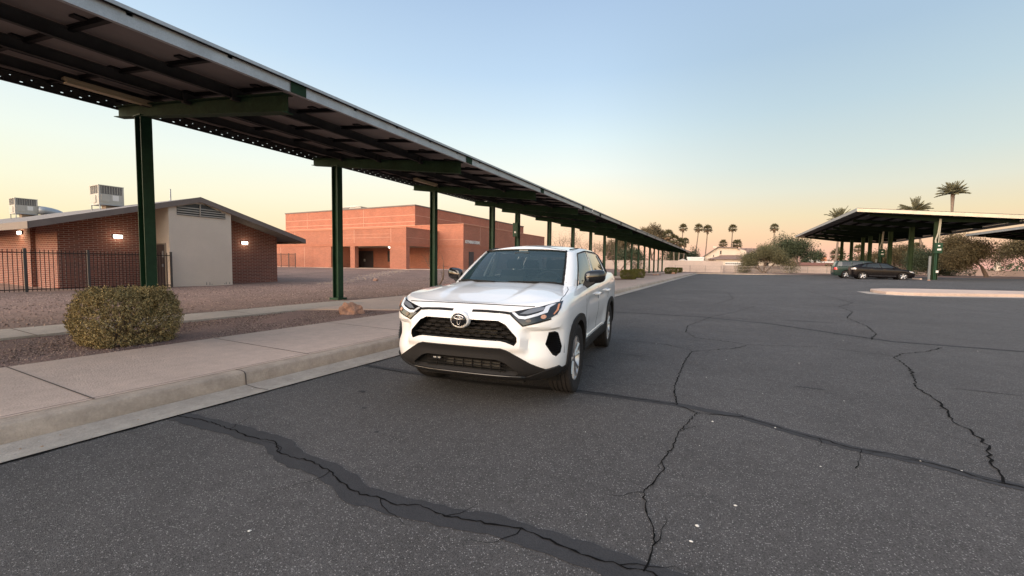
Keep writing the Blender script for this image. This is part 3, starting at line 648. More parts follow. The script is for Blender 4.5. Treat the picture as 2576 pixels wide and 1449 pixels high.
def wall_lamp(x, y, z, ax, label, en):
    r = empty('wall_lamp', (x, y, z), 0, label, 'wall lamp', 'lit wall lamps')
    mb = MB()
    if ax == 'x': mb.box((.0, -.17, -.07), (.05, .17, .09)); r2 = [(-.06, .02), (.06, .02)]
    else: mb.box((-.17, -.05, -.07), (.17, .0, .09))
    mb.build('lamp_housing', ironp, r)
    for dz in (-.045, .03):
        m2 = MB(); pts = ((.085, -.15, dz), (.085, .15, dz)) if ax == 'x' else ((-.15, -.085, dz), (.15, -.085, dz))
        m2.tube([Vector(p) for p in pts], .033, 8); m2.build('lamp_tube', lampE, r, smooth=True)
    ld = bpy.data.lights.new('lamp_glow', 'POINT'); ld.energy = en; ld.color = (1, .78, .5); ld.shadow_soft_size = .12
    lo = bpy.data.objects.new('lamp_glow', ld); COL.objects.link(lo); lo.parent = r
    lo.location = (.35, 0, -.05) if ax == 'x' else (0, -.35, -.05)
wall_lamp(-24.6, 8.87, 2.36, 'x', 'lit twin tube lamp on brown brick between the fence and the first green post', 4)
wall_lamp(-24.6, 14.48, 2.36, 'x', 'lit twin tube lamp on brown brick right of the stucco box', 3.5)
wall_lamp(-28.6, 6.95, 2.48, 'y', 'lit lamp under the eave at the left edge of the photo', 14)
# rooftop units
def hvac(x, y, z, label, s=1.0):
    r = empty('rooftop_air_conditioner', (x, y, z), 0, label, 'air conditioner', 'rooftop air conditioners'); r.scale = (s, s, s)
    mb = MB(); mb.box((-1.06, 0, .0), (0, 1.02, .52), 0); mb.box((-1.07, -.01, .93), (.01, 1.03, .97), 0)
    for a, b in ((-1.06, -.98), (-.08, 0)):
        for c, d in ((0, .08), (.94, 1.02)): mb.box((a, c, .52), (b, d, .93), 0)
    mb.box((-.62, -.03, .05), (-.3, 0, .42), 0); mb.box((0, .1, .12), (.03, .42, .48), 0); mb.box((0, .55, .2), (.012, .8, .48), 1)
    mb.build('cabinet', [hvacM, whiteM], r)
    mb = MB(); mb.box((-1.03, .03, .52), (-.03, .99, .93), 0)
    for i in range(8): mb.box((-.03, .12+i*.105, .54), (.0, .135+i*.105, .92), 1)
    for i in range(5): mb.box((-.95+i*.2, -.001, .54), (-.93+i*.2, .03, .92), 1)
    mb.build('coil_grille', [hvacD, hvacM], r)
    mb = MB()
    for a in (-1.0, -.04):
        for c in (.04, .98): mb.box((a-.02, c-.02, -.75), (a+.02, c+.02, 0))
    mb.box((-1.06, 0, -.05), (0, 1.02, -.002)); mb.build('stand', galv, r)
    mb = MB(); mb.box((-.75, .35, -.8), (-.25, .95, -.05)); mb.build('duct_curb', mat('tan_duct', (.36,.28,.22), .8), r)
    return r
hvac(-28.9, 9.75, 4.20, 'higher of two beige air conditioners on the brown brick roof, nearer the first green post')
u2 = hvac(-43.0, 10.2, 4.40, 'beige air conditioner at far left with a curved silver duct beside it', 1.05)
mb = MB(); pts = []
for i in range(7): a = pi*i/12; pts.append((.1, 1.0+1.15*sin(a), .42*cos(a)-.15))
mb.tube(pts, [.28]*7, 12); mb.build('curved_duct', galv, u2, smooth=True)
mb = MB(); mb.tube([(-26, 11.6, 4.3), (-26, 11.6, 5.03)], .035, 8); mb.lathe([(0, .0), (0, .09), (.05, .04)], (-26, 11.6, 4.40), 'z', 10)
tag(mb.build('vent_pipe', galv), 'thin vertical vent pipe near the ridge of the brown brick building', 'pipe')
# iron fences
def iron_fence(label, A_, B_, z, h, posts, name='iron_fence', pitch=.115):
    A_ = Vector((*A_, 0)); B_ = Vector((*B_, 0)); d = (B_-A_); Ln = d.length; d.normalize(); ang = math.atan2(d.y, d.x)
    r = empty(name, (A_.x, A_.y, z), ang, label, 'fence')
    mb = MB()
    for zz in (.10, h-.13): mb.box((0, -.018, zz), (Ln, .018, zz+.035))
    mb.build('rails', iron, r)
    mb = MB(); n = int(Ln/pitch)
    for i in range(n):
        mb.box((i*pitch+.05, -.009, .04), (i*pitch+.068, .009, h+.01*(i % 2)))
    mb.build('pickets', iron, r)
    for s in posts:
        mb = MB(); mb.box((s-.035, -.035, -.1), (s+.035, .035, h+.03)); mb.box((s-.042, -.042, h+.03), (s+.042, .042, h+.05)); mb.build('fence_post', ironp, r)
    return r
iron_fence('long black iron picket fence in front of the brown brick building', (-23.0, -6), (-23.0, 10.2), .05, 1.60, [0, 2.4, 4.8, 7.2, 9.75, 11.63, 13.36, 16.2])
iron_fence('short iron gate fence between the brown building and the gymnasium', (-55.5, 36), (-50.1, 36), .62, 1.75, [0, .9, 2.5, 4.1, 5.4], 'iron_gate_fence', .14)
# ------------------------------------------------------------------ gymnasium
gy = empty('gymnasium_building', (-36, 44, .5), 0, 'large orange red brick school gymnasium with stepped flat roofs and white letters', 'building')
GO = (36, -44, -.5)
def gfin(mb, name, mats, parent=gy, **k):
    mb.v = [(v[0]+GO[0], v[1]+GO[1], v[2]+GO[2]) for v in mb.v]; return mb.build(name, mats, parent, **k)
mb = MB(); mb.box((-72.1, 50, .3), (-41.95, 88, 9.93)); gfin(mb, 'upper_wall', brickG)
mb = MB(); mb.box((-72.2, 49.92, 9.93), (-41.87, 88.1, 10.12)); gfin(mb, 'parapet_cap', fasciaM)
mb = MB(); mb.box((-75, 44, .3), (-29.25, 49.998, 6.22)); mb.box((-41.948, 49.998, .3), (-29.25, 70.2, 6.22))
gfin(mb, 'lower_wall', brickG)
mb = MB(); mb.box((-75, 43.95, 6.22), (-29.2, 50.0, 6.30)); mb.box((-41.9, 50.0, 6.22), (-29.2, 70.25, 6.30)); gfin(mb, 'lower_cap', mat('brick_cap', (.55,.24,.15), .8))
# entrance block
ec = [(-62, -45.8), (-42.3, -40.95), (-35.7, -33.2)]
mb = MB(); mb.box((-62, 38, 3.35), (-33.2, 43.998, 5.42)); mb.box((-62, 38, .3), (-49.3, 43.998, 3.348)); mb.box((-49.3, 38.02, .3), (-45.8, 41.5, 3.348))
gfin(mb, 'entrance_wall', brickG)
mb = MB(); mb.box((-62, 37.95, 5.42), (-33.15, 44.0, 5.50)); gfin(mb, 'entrance_cap', MATS['brick_cap'])
mb = MB(); mb.box((-62, 37.965, 3.33), (-33.165, 37.999, 3.72)); mb.box((-33.199, 38.0, 3.33), (-33.165, 43.9, 3.72)); mb.box((-29.249, 43.96, 3.35), (-29.215, 70, 3.7)); mb.box((-33.1, 43.965, 3.35), (-29.25, 43.999, 3.7)); gfin(mb, 'soldier_band', brickGb)
for a, b in ((-42.3, -41.5), (-35.7, -33.2+.0)):
    mb = MB(); mb.box((a, 38.0, .3), (b, 38.6, 3.348)); gfin(mb, 'pillar', brickG)
mb = MB(); mb.box((-49.3, 38.02, 3.335), (-33.25, 43.99, 3.345)); gfin(mb, 'soffit', mat('porch_soffit', (.25,.2,.16), .8))
# control joints and bands
mb = MB(); jw = .05
for x in (-66.2, -52.6): mb.box((x, 49.985, 7.1), (x+jw, 49.999, 9.9))
for z in (8.55, 7.55, 7.0): mb.box((-72, 49.987, z), (-41.96, 49.998, z+.06))
for y in (62, 76): mb.box((-41.949, y, 6.4), (-41.935, y+jw, 9.9))
for z in (8.5, 7.2): mb.box((-41.949, 50, z), (-41.937, 88, z+.05))
for x in (-52.9, -45.2, -41.6, -35.55): mb.box((x, 37.985, 3.75), (x+jw, 37.998, 5.4))
for x in (-56, -51.0): mb.box((x, 37.985, .5), (x+jw, 37.998, 3.3))
for z in (4.35, 4.75): mb.box((-46, 37.987, z), (-35.6, 37.997, z+.025))
mb.box((-33.199, 38, 4.3), (-33.187, 44, 4.33)); mb.box((-29.249, 48, 3.75), (-29.237, 48.05, 6.2)); mb.box((-29.249, 60, .5), (-29.237, 60.05, 6.2))
mb.box((-33, 43.987, 4.35), (-29.3, 43.998, 4.375))
gfin(mb, 'joint_lines', jline)
def letter(mb, ch, x0, w, h, t):
    """strokes as thin boxes in (u,z)"""
    s = {'G': [(w,.8*h,w,h),(0,h,w,h),(0,0,0,h),(0,0,w,0),(w,0,w,.45*h),(w*.5,.45*h,w,.45*h)], 'Y': [(0,h,w/2,h/2),(w,h,w/2,h/2),(w/2,0,w/2,h/2)], 'M': [(0,0,0,h),(w,0,w,h),(0,h,w/2,h*.35),(w,h,w/2,h*.35)],
         'N': [(0,0,0,h),(w,0,w,h),(0,h,w,0)], 'A': [(0,0,w/2,h),(w,0,w/2,h),(w*.22,h*.35,w*.78,h*.35)], 'S': [(w,h*.85,w,h),(0,h,w,h),(0,h/2,0,h),(0,h/2,w,h/2),(w,0,w,h/2),(0,0,w,0),(0,0,0,.15*h)], 'I': [(w/2,0,w/2,h)], 'U': [(0,0,0,h),(w,0,w,h),(0,0,w,0)]}[ch]
    for a, b, c, d in s:
        p, q = Vector((a, b)), Vector((c, d)); dd = (q-p).normalized(); nn = Vector((-dd.y, dd.x))*t/2; p = p-dd*t/2; q = q+dd*t/2
        mb.add([(xx, x0+v[0], v[1]) for xx in (0, .06) for v in (p+nn, p-nn, q-nn, q+nn)], [(0,1,2,3), (7,6,5,4), (0,4,5,1), (1,5,6,2), (2,6,7,3), (3,7,4,0)])
u = 44.45
for ch, w in zip('GYMNASIUM', (.27,.27,.32,.27,.28,.25,.06,.26,.32)):
    mb = MB(); letter(mb, ch, 0, w, .32, .085); mb.v = [(v[0]-29.25, v[1]+u, v[2]+3.93) for v in mb.v]; gfin(mb, 'letter', signM); u += w+.125
# doors, window, lamps
mb = MB(); mb.box((-47.6, 43.93, .5), (-44.4, 43.999, 2.95), 1); mb.box((-47.45, 43.9, .52), (-46.02, 43.93, 2.85), 0); mb.box((-45.98, 43.9, .52), (-44.55, 43.93, 2.85), 0)
gd = gfin(mb, 'double_door', [doorM, ironp])
mb = MB(); mb.box((-46.12, 43.86, 1.45), (-46.06, 43.9, 1.8)); mb.box((-45.94, 43.86, 1.45), (-45.88, 43.9, 1.8)); gfin(mb, 'door_handle', whiteM, gd)
mb = MB(); mb.box((-41.7, 43.93, 1.45), (-40.9, 43.999, 2.95), 1); mb.box((-41.62, 43.92, 1.52), (-40.98, 43.93, 2.88), 0); gfin(mb, 'window', [darkM, ironp])
mb = MB(); mb.box((-29.248, 45.25, .5), (-29.18, 46.35, 2.85), 1); mb.box((-29.18, 45.33, .52), (-29.16, 46.27, 2.77), 0); gfin(mb, 'side_door', [doorM, ironp])
mb = MB(); mb.box((-60, 37.6, .45), (-28.9, 44.5, .60)); mb.box((-29.3, 44.5, .45), (-27.9, 72, .58)); struct(mb.build('gym_walkway', conc))
for x, lab in ((-43.3, 'small lit ceiling lamp left of the gymnasium entrance pillar'), (-37.0, 'larger lit ceiling lamp in the gymnasium entrance by the double door')):
    r = empty('ceiling_lamp', (x, 39.6, 3.33), 0, lab, 'ceiling lamp', 'gymnasium porch lamps')
    mb = MB(); mb.box((-.3, -.25, -.06), (.3, .25, 0)); mb.build('lamp_housing', whiteM, r)
    s_ = .28 if x > -40 else .14
    mb = MB(); mb.lathe([(0, s_*1.2), (-.08, s_*1.15), (-.15, s_*.7), (-.17, .001)], (0, 0, -.06), 'z', 16); mb.build('lamp_bowl', lampE, r, smooth=True)
    ld = bpy.data.lights.new('lamp_glow', 'POINT'); ld.energy = 14; ld.color = (1, .8, .55); ld.shadow_soft_size = .2
    lo = bpy.data.objects.new('lamp_glow', ld); COL.objects.link(lo); lo.parent = r; lo.location = (0, 0, -.45)
r = empty('rooftop_air_conditioner', (-60, 54, 10.1), 0, 'long low rooftop unit above the gymnasium parapet', 'air conditioner', 'rooftop air conditioners')
mb = MB(); mb.box((-2, 0, 0), (2.6, 2.4, 1.0)); mb.box((-1.8, -.1, .2), (-.3, 0, .9), 1); mb.box((2.6, .6, .1), (3.6, 1.8, .6)); mb.build('cabinet', [hvacM, hvacD], r)
mb = MB(); mb.prism([(-2.1, 1.0), (2.7, 1.0), (.9, 1.25)], -.1, 2.5, 'y'); mb.build('cover', galv, r)
# ------------------------------------------------------------------ vegetation
def leafq(mb, p, s, rnd, mi=0, el=1.6):
    d = Vector((rnd.gauss(0, 1), rnd.gauss(0, 1), rnd.gauss(0, 1))).normalized(); e = d.cross(Vector((rnd.gauss(0, 1), rnd.gauss(0, 1), rnd.gauss(0, 1)))).normalized()
    a = d*s*el; b = e*s*.5
    mb.add([p-a, p+b, p+a, p-b], [(0, 1, 2, 3)], mi)
def bush(name, loc, rx, ry, h, n, ls, label, group, mt, seed, box=.5):
    rnd = random.Random(seed); r = empty(name, loc, 0, label, 'bush', group)
    st = MB()
    for i in range(46):
        a = rnd.uniform(0, 6.28); e = rnd.uniform(.25, 1.5); q = Vector((cos(a)*cos(e)*rx, sin(a)*cos(e)*ry, sin(e)*h*.9))
        st.tube([(0+q.x*.1, q.y*.1, -.02), q*.5+Vector((0, 0, .04)), q*.78], [.014, .009, .003], 4, caps=False)
    st.build('stems', bark, r)
    mb = MB()
    ntuft = n//22
    for k in range(ntuft):
        # superellipsoid: flattened top and sides; tufts of shoots near the skin, gaps between them
        while True:
            v = Vector((rnd.uniform(-1, 1), rnd.uniform(-1, 1), rnd.uniform(-.05, 1)))
            q = (abs(v.x)**(2/box)+abs(v.y)**(2/box))**(box)
            f = (q**(2/box*.8)+abs(max(v.z, 0))**(2/box*.8))
            lump = 1+.10*sin(7*v.x+seed)*sin(6*v.y+2*seed)+.07*sin(13*v.z+9*v.x)
            if f < lump and (f > .60 or rnd.random() < .12): break
        squeeze = .80+.20*min(1, max(0, v.z)/.35)
        c = Vector((v.x*rx*squeeze, v.y*ry*squeeze, max(.03, v.z*h)))
        out = (Vector((v.x, v.y, v.z*.8+.45)).normalized()+Vector((rnd.gauss(0, .28), rnd.gauss(0, .28), rnd.gauss(0, .2)))).normalized()
        ln = rnd.uniform(.05, .12)*(h/.8)*(1.5 if rnd.random() < .06 else 1)
        for j in range(22):
            leafq(mb, c+out*ln*(j/22-.3)+Vector((rnd.gauss(0, 1), rnd.gauss(0, 1), rnd.gauss(0, 1)))*ls*(1.25-.9*j/22), ls*rnd.uniform(.6, 1.2), rnd, 0, .8)
    mb.build('foliage', mt, r)
    return r
bush('big_round_bush', (-7.72, 2.86, .13), .53, .56, .77, 64000, .0135, 'big rounded olive bush in the dirt strip, in front of the first green post', None, leafBush, 3)
hg = 'clipped hedge bushes on the far paving'
bush('hedge_bush', (-7.25, 36.0, .19), .62, .70, 0.76, 20000, .026, 'nearest square clipped hedge bush on the paving beyond the white car', hg, leafHedge, 11, .35)
bush('hedge_bush', (-7.35, 40.6, .20), .62, .7, 0.80, 16000, .028, 'clipped hedge bush peeking out behind the nearest square one', hg, leafHedge, 12, .35)
bush('hedge_bush', (-7.1, 65.0, .22), .80, .8, .88, 14000, .04, 'wide clipped hedge bush near the far kerb end with pale rocks at its foot', hg, leafHedge, 13, .35)
bush('hedge_bush', (-7.25, 79.0, .22), .55, .6, .85, 8000, .04, 'small farthest clipped hedge bush beyond the pale rocks', hg, leafHedge, 14, .4)
def rock(loc, sx, sy, sz, label, seed, group=None):
    rnd = random.Random(seed); bm = bmesh.new(); bmesh.ops.create_icosphere(bm, subdivisions=4, radius=1)
    pl = [Vector((rnd.gauss(0, 1), rnd.gauss(0, 1), rnd.gauss(.3, 1))).normalized() for _ in range(16)]
    from mathutils import noise
    for v in bm.verts:
        for p in pl:
            d = v.co.dot(p)
            if d > .74: v.co -= p*(d-.74)*.92
        v.co += v.co.normalized()*(noise.noise(v.co*2.2+Vector((seed, 0, 0)))*.18+noise.noise(v.co*6+Vector((seed, 0, 0)))*.09+noise.noise(v.co*14)*.04)
        v.co = Vector((v.co.x*sx, v.co.y*sy, max(-.15, v.co.z)*sz))
    me = bpy.data.meshes.new('rock'); bm.to_mesh(me); bm.free(); me.materials.append(rockM)
    o = link('rock', me); o.location = loc; o.rotation_euler = (0, 0, seed); tag(o, label, 'rock', group); return o
rock((-7.74, 7.0, .17), .30, .22, .27, 'pinkish jagged rock in the dirt strip beside the second green post', 1, 'landscape rocks')
rock((-6.6, 64.0, .24), .32, .25, .30, 'pale rock at the foot of the wide far hedge bush', 2, 'landscape rocks')
rock((-6.85, 69.5, .24), .3, .25, .55, 'upright pale rock between the two farthest hedge bushes', 3, 'landscape rocks')
rock((-7.6, 54.2, .24), .4, .6, .12, 'low reddish rock in a dirt patch between the hedges', 4, 'landscape rocks')
rock((-20.5, 20.5, .16), .16, .18, .16, 'small dark reddish rock on the gravel left of the second green post', 5, 'landscape rocks')
def grow(mb, p, d, L_, r, depth, rnd, tips, spread=.55, droop=0.0, n=5, ratio=.72, kids=(2, 3), wig=.18):
    pts = [p]; rs = [r]; k = 3
    for i in range(k):
        d = (d+Vector((rnd.gauss(0, wig), rnd.gauss(0, wig), rnd.gauss(0, wig)-droop))).normalized(); p = p+d*L_/k; pts.append(p); rs.append(r*(1-(i+1)/k*.35))
    mb.tube(pts, rs, n if r > .012 else 3, caps=False)
    if depth == 0: tips.append(p); return
    if depth <= 2: tips.append(pts[2])
    for j in range(rnd.randint(*kids)):
        a = Vector((rnd.gauss(0, 1), rnd.gauss(0, 1), rnd.gauss(0, .8)))
        nd = (d+a.normalized()*spread*rnd.uniform(.7, 1.4)).normalized()
        grow(mb, pts[rnd.choice((2, 3, 3))], nd, L_*ratio*rnd.uniform(.8, 1.15), rs[-1]*.72, depth-1, rnd, tips, spread, droop, n, ratio, kids, wig)
def tree(name, loc, trunks, L_, r, depth, label, cat, group, seed, leaf=None, nleaf=0, ls=.05, clump=.5, bm_=bark, **k):
    rnd = random.Random(seed); root = empty(name, loc, 0, label, cat, group)
    mb = MB(); tips = []
    for d in trunks: grow(mb, Vector((rnd.uniform(-.1, .1), rnd.uniform(-.1, .1), -.1)), Vector(d).normalized(), L_, r, depth, rnd, tips, **k)
    mb.build('trunk', bm_, root)
    if leaf and nleaf:
        lb = MB(); per = max(1, nleaf//len(tips))
        for t in tips:
            w = rnd.choice((.35, .8, 1, 1.4))
            for i in range(int(per*w)):
                leafq(lb, t+Vector([max(-1.5, min(1.5, rnd.gauss(0, q_))) for q_ in (1, 1, .8)])*clump*.5, ls*rnd.uniform(.6, 1.3), rnd, 0, 1.0)
        lb.build('crown', leaf, root)
    return root
# small bare tree by the third post, bare tangle behind the far posts
tree('bare_tree', (-12.3, 16.3, .16), [(.10, .1, 1), (-.3, .2, .8)], .85, .055, 4, 'small crooked leafless tree by the third green post in front of the gymnasium', 'tree', None, 9, bm_=bark, spread=.7, ratio=.72, kids=(2, 2), wig=.24)
bg_ = 'leafless thorny trees behind the far carport posts'
tree('thorn_tree', (-17.6, 50, .2), [(-.3, 0, 1), (.4, .1, 1), (0, .3, 1), (.1, -.3, .8)], 2.0, .13, 5, 'tall pinkish leafless tree just right of the white car roof', 'tree', bg_, 21, leafMes, 2400, .035, .5, bm_=twig, spread=.6, ratio=.74, kids=(2, 3), wig=.22)
tree('thorn_tree', (-16.3, 57, .2), [(-.4, 0, 1), (.3, .1, 1), (0, -.4, .8)], 1.9, .12, 5, 'tangled leafless tree behind the posts left of the nearest hedge', 'tree', bg_, 22, leafMes, 3200, .04, .6, bm_=twig, spread=.65, ratio=.74, kids=(2, 3), wig=.22)
tree('thorn_tree', (-15.6, 69, .2), [(-.4, 0, 1), (.3, .2, 1)], 2.0, .12, 5, 'smaller leafless tree behind the posts above the nearest hedge', 'tree', bg_, 23, leafMes, 4200, .05, .7, bm_=twig, spread=.6, ratio=.72, kids=(2, 3), wig=.2)
tree('thorn_tree', (-52, 20, .3), [(-.4, 0, 1), (.5, .2, 1), (.2, .3, 1)], 2.2, .12, 4, 'bare branches showing beyond the classroom roof at the left edge', 'tree', bg_, 24, bm_=twig, spread=.6, ratio=.74, kids=(2, 3), wig=.2)
# palo verde in the middle distance
tree('palo_verde_tree', (6.6, 94.5, .2), [(-.55, 0, 1), (.25, 0, 1), (-.15, .3, 1), (.75, .1, .9), (-.95, .1, .75)], 1.85, .20, 5, 'broad feathery olive tree in front of the cream house', 'tree', None, 31, leafPV, 60000, .08, 1.1, spread=.62, ratio=.74, kids=(2, 3), wig=.15)
tree('dark_tree', (14.6, 110.5, .2), [(0, 0, 1), (.25, 0, 1), (-.3, .1, 1)], 2.6, .22, 5, 'dense dark green pointed tree right of the feathery olive tree', 'tree', None, 32, leafDark, 30000, .13, 1.5, spread=.42, ratio=.76, kids=(2, 3))
tree('distant_tree', (22.5, 146, 2.5), [(0, 0, 1), (-.7, 0, .8), (.8, 0, .7)], 1.7, .2, 4, 'small loose dark tree between the dark tree and the right carport', 'tree', None, 33, leafDark, 6000, .16, 1.2)
bush('wall_shrub', (18.4, 102.5, .2), 1.3, 1.0, 2.0, 2500, .07, 'thin grey green shrub against the low wall behind the parked cars', None, leafPV, 34, .8)
bush('wall_shrub', (37.7, 100.5, .3), .7, .6, 1.3, 900, .06, 'tiny shrub against the pale wall at right', None, leafDark, 35, .9)
mg = 'mesquite trees beyond the wall at right'
tree('mesquite_tree', (34.6, 87.3, .35), [(-.35, .0, 1)], 1.7, .30, 6, 'large leaning mesquite tree with a dark trunk in front of the pale wall', 'tree', mg, 41, leafMes, 52000, .10, 1.6, spread=.72, ratio=.80, kids=(2, 3), wig=.12)
tree('mesquite_tree', (31.3, 95, .3), [(-.6, 0, 1), (.3, 0, 1)], 1.7, .2, 5, 'mesquite tree just right of the tall green post with the meter box', 'tree', mg, 42, leafDark, 26000, .10, 1.6, spread=.6, ratio=.76, kids=(2, 3))
tree('mesquite_tree', (28.2, 101, .3), [(-.3, 0, 1), (.4, 0, 1)], 1.8, .2, 5, 'rusty brown tree behind the front of the black car', 'tree', mg, 43, leafMes, 22000, .11, 1.5, spread=.6, ratio=.74, kids=(2, 3))
tree('mesquite_tree', (26.0, 108, .3), [(-.3, 0, 1), (.4, 0, 1)], 1.7, .2, 5, 'rusty brown tree between the carport posts above the parked cars', 'tree', mg, 44, leafMes, 10000, .10, 1.2, spread=.6, ratio=.74, kids=(2, 3))
tree('mesquite_tree', (43.5, 97, .3), [(-.5, 0, 1), (.5, 0, 1)], 1.9, .25, 5, 'mesquite tree at the right edge of the photo', 'tree', mg, 45, leafMes, 30000, .11, 1.6, spread=.65, ratio=.78, kids=(2, 3))
for i, (x, y, s, l) in enumerate([(-19, 100, 1.0, 'dark low tree behind the posts left of the tan wall'), (-13.8, 126, 1.25, 'dark green tree beyond the tan wall left of the white flat roof'), (-9.2, 131, 1.15, 'round dark tree right of the first carport row end'), (-24, 112, 1.2, 'olive tree seen between the carport posts')]):
    t_ = tree('garden_tree', (x, y, .2), [(-.3, 0, 1), (.4, 0, 1), (0, .2, 1)], 1.9*s, .2, 4, l, 'tree', 'garden trees beyond the wall', 50+i, leafDark, 9000, .14, 1.4, spread=.65, ratio=.74)
# palms
def fan_palm(loc, top, label, seed, rc_=1.75, lean=(0, 0), skirt=.4, trunk_r=.17):
    """loc: base; top: crown centre (world)"""
    rnd = random.Random(seed); r = empty('fan_palm', loc, 0, label, 'palm tree', 'palm trees on the skyline')
    b = Vector(loc); t = Vector(top)-b; mb = MB(); pts = []; rs = []
    for i in range(9):
        u = i/8; pts.append(Vector((t.x*u+.25*sin(u*3)*(t.x*.5), t.y*u, t.z*u))); rs.append(trunk_r*(1.25-.45*u))
    mb.tube(pts, rs, 8); mb.build('trunk', barkp, r, smooth=True)
    fb = MB(); dry = MB(); c = pts[-1]
    for i in range(44):
        az = i*2.39996; e = lerp(1.45, -.75, (i/43)**.85)+rnd.uniform(-.1, .1)
        d = Vector((cos(az)*cos(e), sin(az)*cos(e), sin(e))); tgt = dry if (e < -.45) else fb
        p0 = c; pl = rc_*.48*rnd.uniform(.8, 1.1); p1 = c+d*pl
        side = d.cross(Vector((0, 0, 1)));  side = side.normalized() if side.length > .05 else Vector((1, 0, 0)); upv = side.cross(d)
        tgt.add([p0-side*.02, p0+side*.02, p1+side*.015, p1-side*.015], [(0, 1, 2, 3)])
        for j in range(9):
            a = (j-4)*.27; dd = (d*cos(a)+side*sin(a)).normalized(); ln = rc_*.60*rnd.uniform(.8, 1.1)*(1-.06*abs(j-4))
            q = p1+dd*ln*.6; q2 = q+(dd+Vector((0, 0, -.55))).normalized()*ln*.45; w = (side*cos(a)-d*sin(a))*.075*rc_
            tgt.add([p1, q+w, q2, q-w], [(0, 1, 2, 3)])
    fb.build('crown', leafPalm, r)
    for i in range(int(26*skirt)):
        az = rnd.uniform(0, 6.28); d = Vector((cos(az)*.35, sin(az)*.35, -1)).normalized(); p = c+Vector((cos(az), sin(az), 0))*.12-Vector((0, 0, rnd.uniform(0, .9)))
        w = d.cross(Vector((cos(az), sin(az), 0))).normalized()*.14; dry.add([p-w*.3, p+w*.3, p+d*.8+w, p+d*rnd.uniform(.9, 1.2), p+d*.8-w], [(0, 1, 2, 3, 4)])
    if dry.v: dry.build('dry_skirt', leafDry, r)
    return r
for lo, tp, lab, sd_, k in [((-14.9,160.5,.2),(-14.04,162.28,15.0),'leftmost tall skinny fan palm, close to the end of the left carport row',61,{}),
    ((-9.8,152.2,.2),(-8.47,153.81,14.1),'tall fan palm leaning right, left one of the close pair',62,{}),
    ((-6.5,153.8,.2),(-5.79,155.16,13.8),'tall fan palm, right one of the close pair',63,{}),
    ((1.2,169,.2),(1.78,170.33,15.1),'tall fan palm standing over the ridge of the cream house',64,{}),
    ((15.1,176,.2),(15.08,177.11,15.5),'tall fan palm rising behind the feathery olive tree',65,dict(skirt=1.6)),
    ((-.7,168.5,.2),(-1.05,168.53,9.5),'short fan palm crown just above the cream house ridge, left of the tall trunk',66,{}),
    ((3.4,170.6,.2),(3.35,170.79,9.4),'bushy short fan palm crown right of the tall trunk above the house',67,dict(rc_=2.1)),
    ((-14.4,116.3,.2),(-13.68,117.17,9.4),'full fan palm beside the loose pine, above the carport edge',68,dict(rc_=1.7, skirt=1)),
    ((-11.9,117.6,.2),(-12.39,117.74,8.2),'middle fan palm of the cluster over the end of the left carports',69,dict(skirt=1)),
    ((-11.2,117.9,.2),(-10.89,118.46,7.4),'lowest fan palm of the cluster, by the carport tip',70,dict(rc_=1.6, skirt=1)),
    ((-10.6,123.8,.2),(-10.1,124.53,8.2),'small fan palm at the right end of the cluster',71,dict(rc_=1.2)),
    ((48.9,160,.2),(48.85,160.05,7.4),'far fan palm seen left of the meter box post',72,dict(rc_=2.0)),
    ((39.4,177,.2),(39.45,177.77,7.8),'tiny far fan palm between the carport posts',73,{}),
    ((26.2,137,.2),(26.18,137.14,4.9),'low fan palm under the left corner of the right carport',74,dict(rc_=2.0))]:
    fan_palm(lo, tp, lab, sd_, **k)
def date_palm(loc, top, label, seed, rc_=3.0, up=.5):
    rnd = random.Random(seed); r = empty('date_palm', loc, 0, label, 'palm tree', 'date palms behind the right carport')
    t = Vector(top)-Vector(loc); mb = MB()
    mb.tube([t*(i/6)+Vector((.3*sin(i*.5), 0, 0))*(1-i/6) for i in range(7)], [.28, .25, .21, .19, .16, .20, .30], 9); mb.build('trunk', barkp, r, smooth=True)
    fb = MB()
    for i in range(46):
        az = i*2.39996; e = rnd.uniform(up-.1, 1.4) if i % 5 else rnd.uniform(.05, up); L_ = rc_*rnd.uniform(.75, 1.05)
        p = Vector(t); d = Vector((cos(az)*cos(e), sin(az)*cos(e), sin(e))); seg = 9; pts = [p.copy()]
        for s in range(seg): d = (d+Vector((0, 0, -.055))).normalized(); p = p+d*L_/seg; pts.append(p.copy())
        side = d.cross(Vector((0, 0, 1))).normalized()
        for s in range(1, seg):
            for sg in (-1, 1):
                for h in (0, .5):
                    q = pts[s].lerp(pts[s+1], h); dd = ((pts[s+1]-pts[s]).normalized()*.8+side*sg*.8+Vector((0, 0, rnd.uniform(-.1, .35)))).normalized(); ll = .62*(1-.5*abs(s/seg-.45)*1.6)
                    fb.add([q, q+dd*ll*.5+Vector((0, 0, .07)), q+dd*ll, q+dd*ll*.5-Vector((0, 0, .07))], [(0, 1, 2, 3)])
        fb.tube(pts[::2], .03, 3, caps=False)
    fb.build('crown', leafPalm, r); return r
date_palm((35.5,102.3,.3),(35.8,103.35,14.9),'tallest date palm standing above the right carport',81,2.55,.45)
date_palm((34.0,107.2,.3),(31.85,106.86,12.4),'middle date palm showing its crown over the right carport',82,2.7,.25)
date_palm((19.5,105.4,.3),(20.3,106.5,11.2),'leftmost date palm partly hidden by the sloping carport edge',83,2.8,.3)
for lo, l, s_, sd_ in [((-19.3,131,.2), 'loose feathery pine above the left carport row', 1.0, 91), ((-22.4,129.8,.2), 'narrow pine at the left of the feathery pine', .93, 92)]:
    tree('pine_tree', lo, [(0, 0, 1)], 6.0*s_, .3, 5, l, 'tree', 'pines beyond the left carports', sd_, leafPine, 20000, .18, 1.2, spread=.75, ratio=.62, kids=(3, 3))
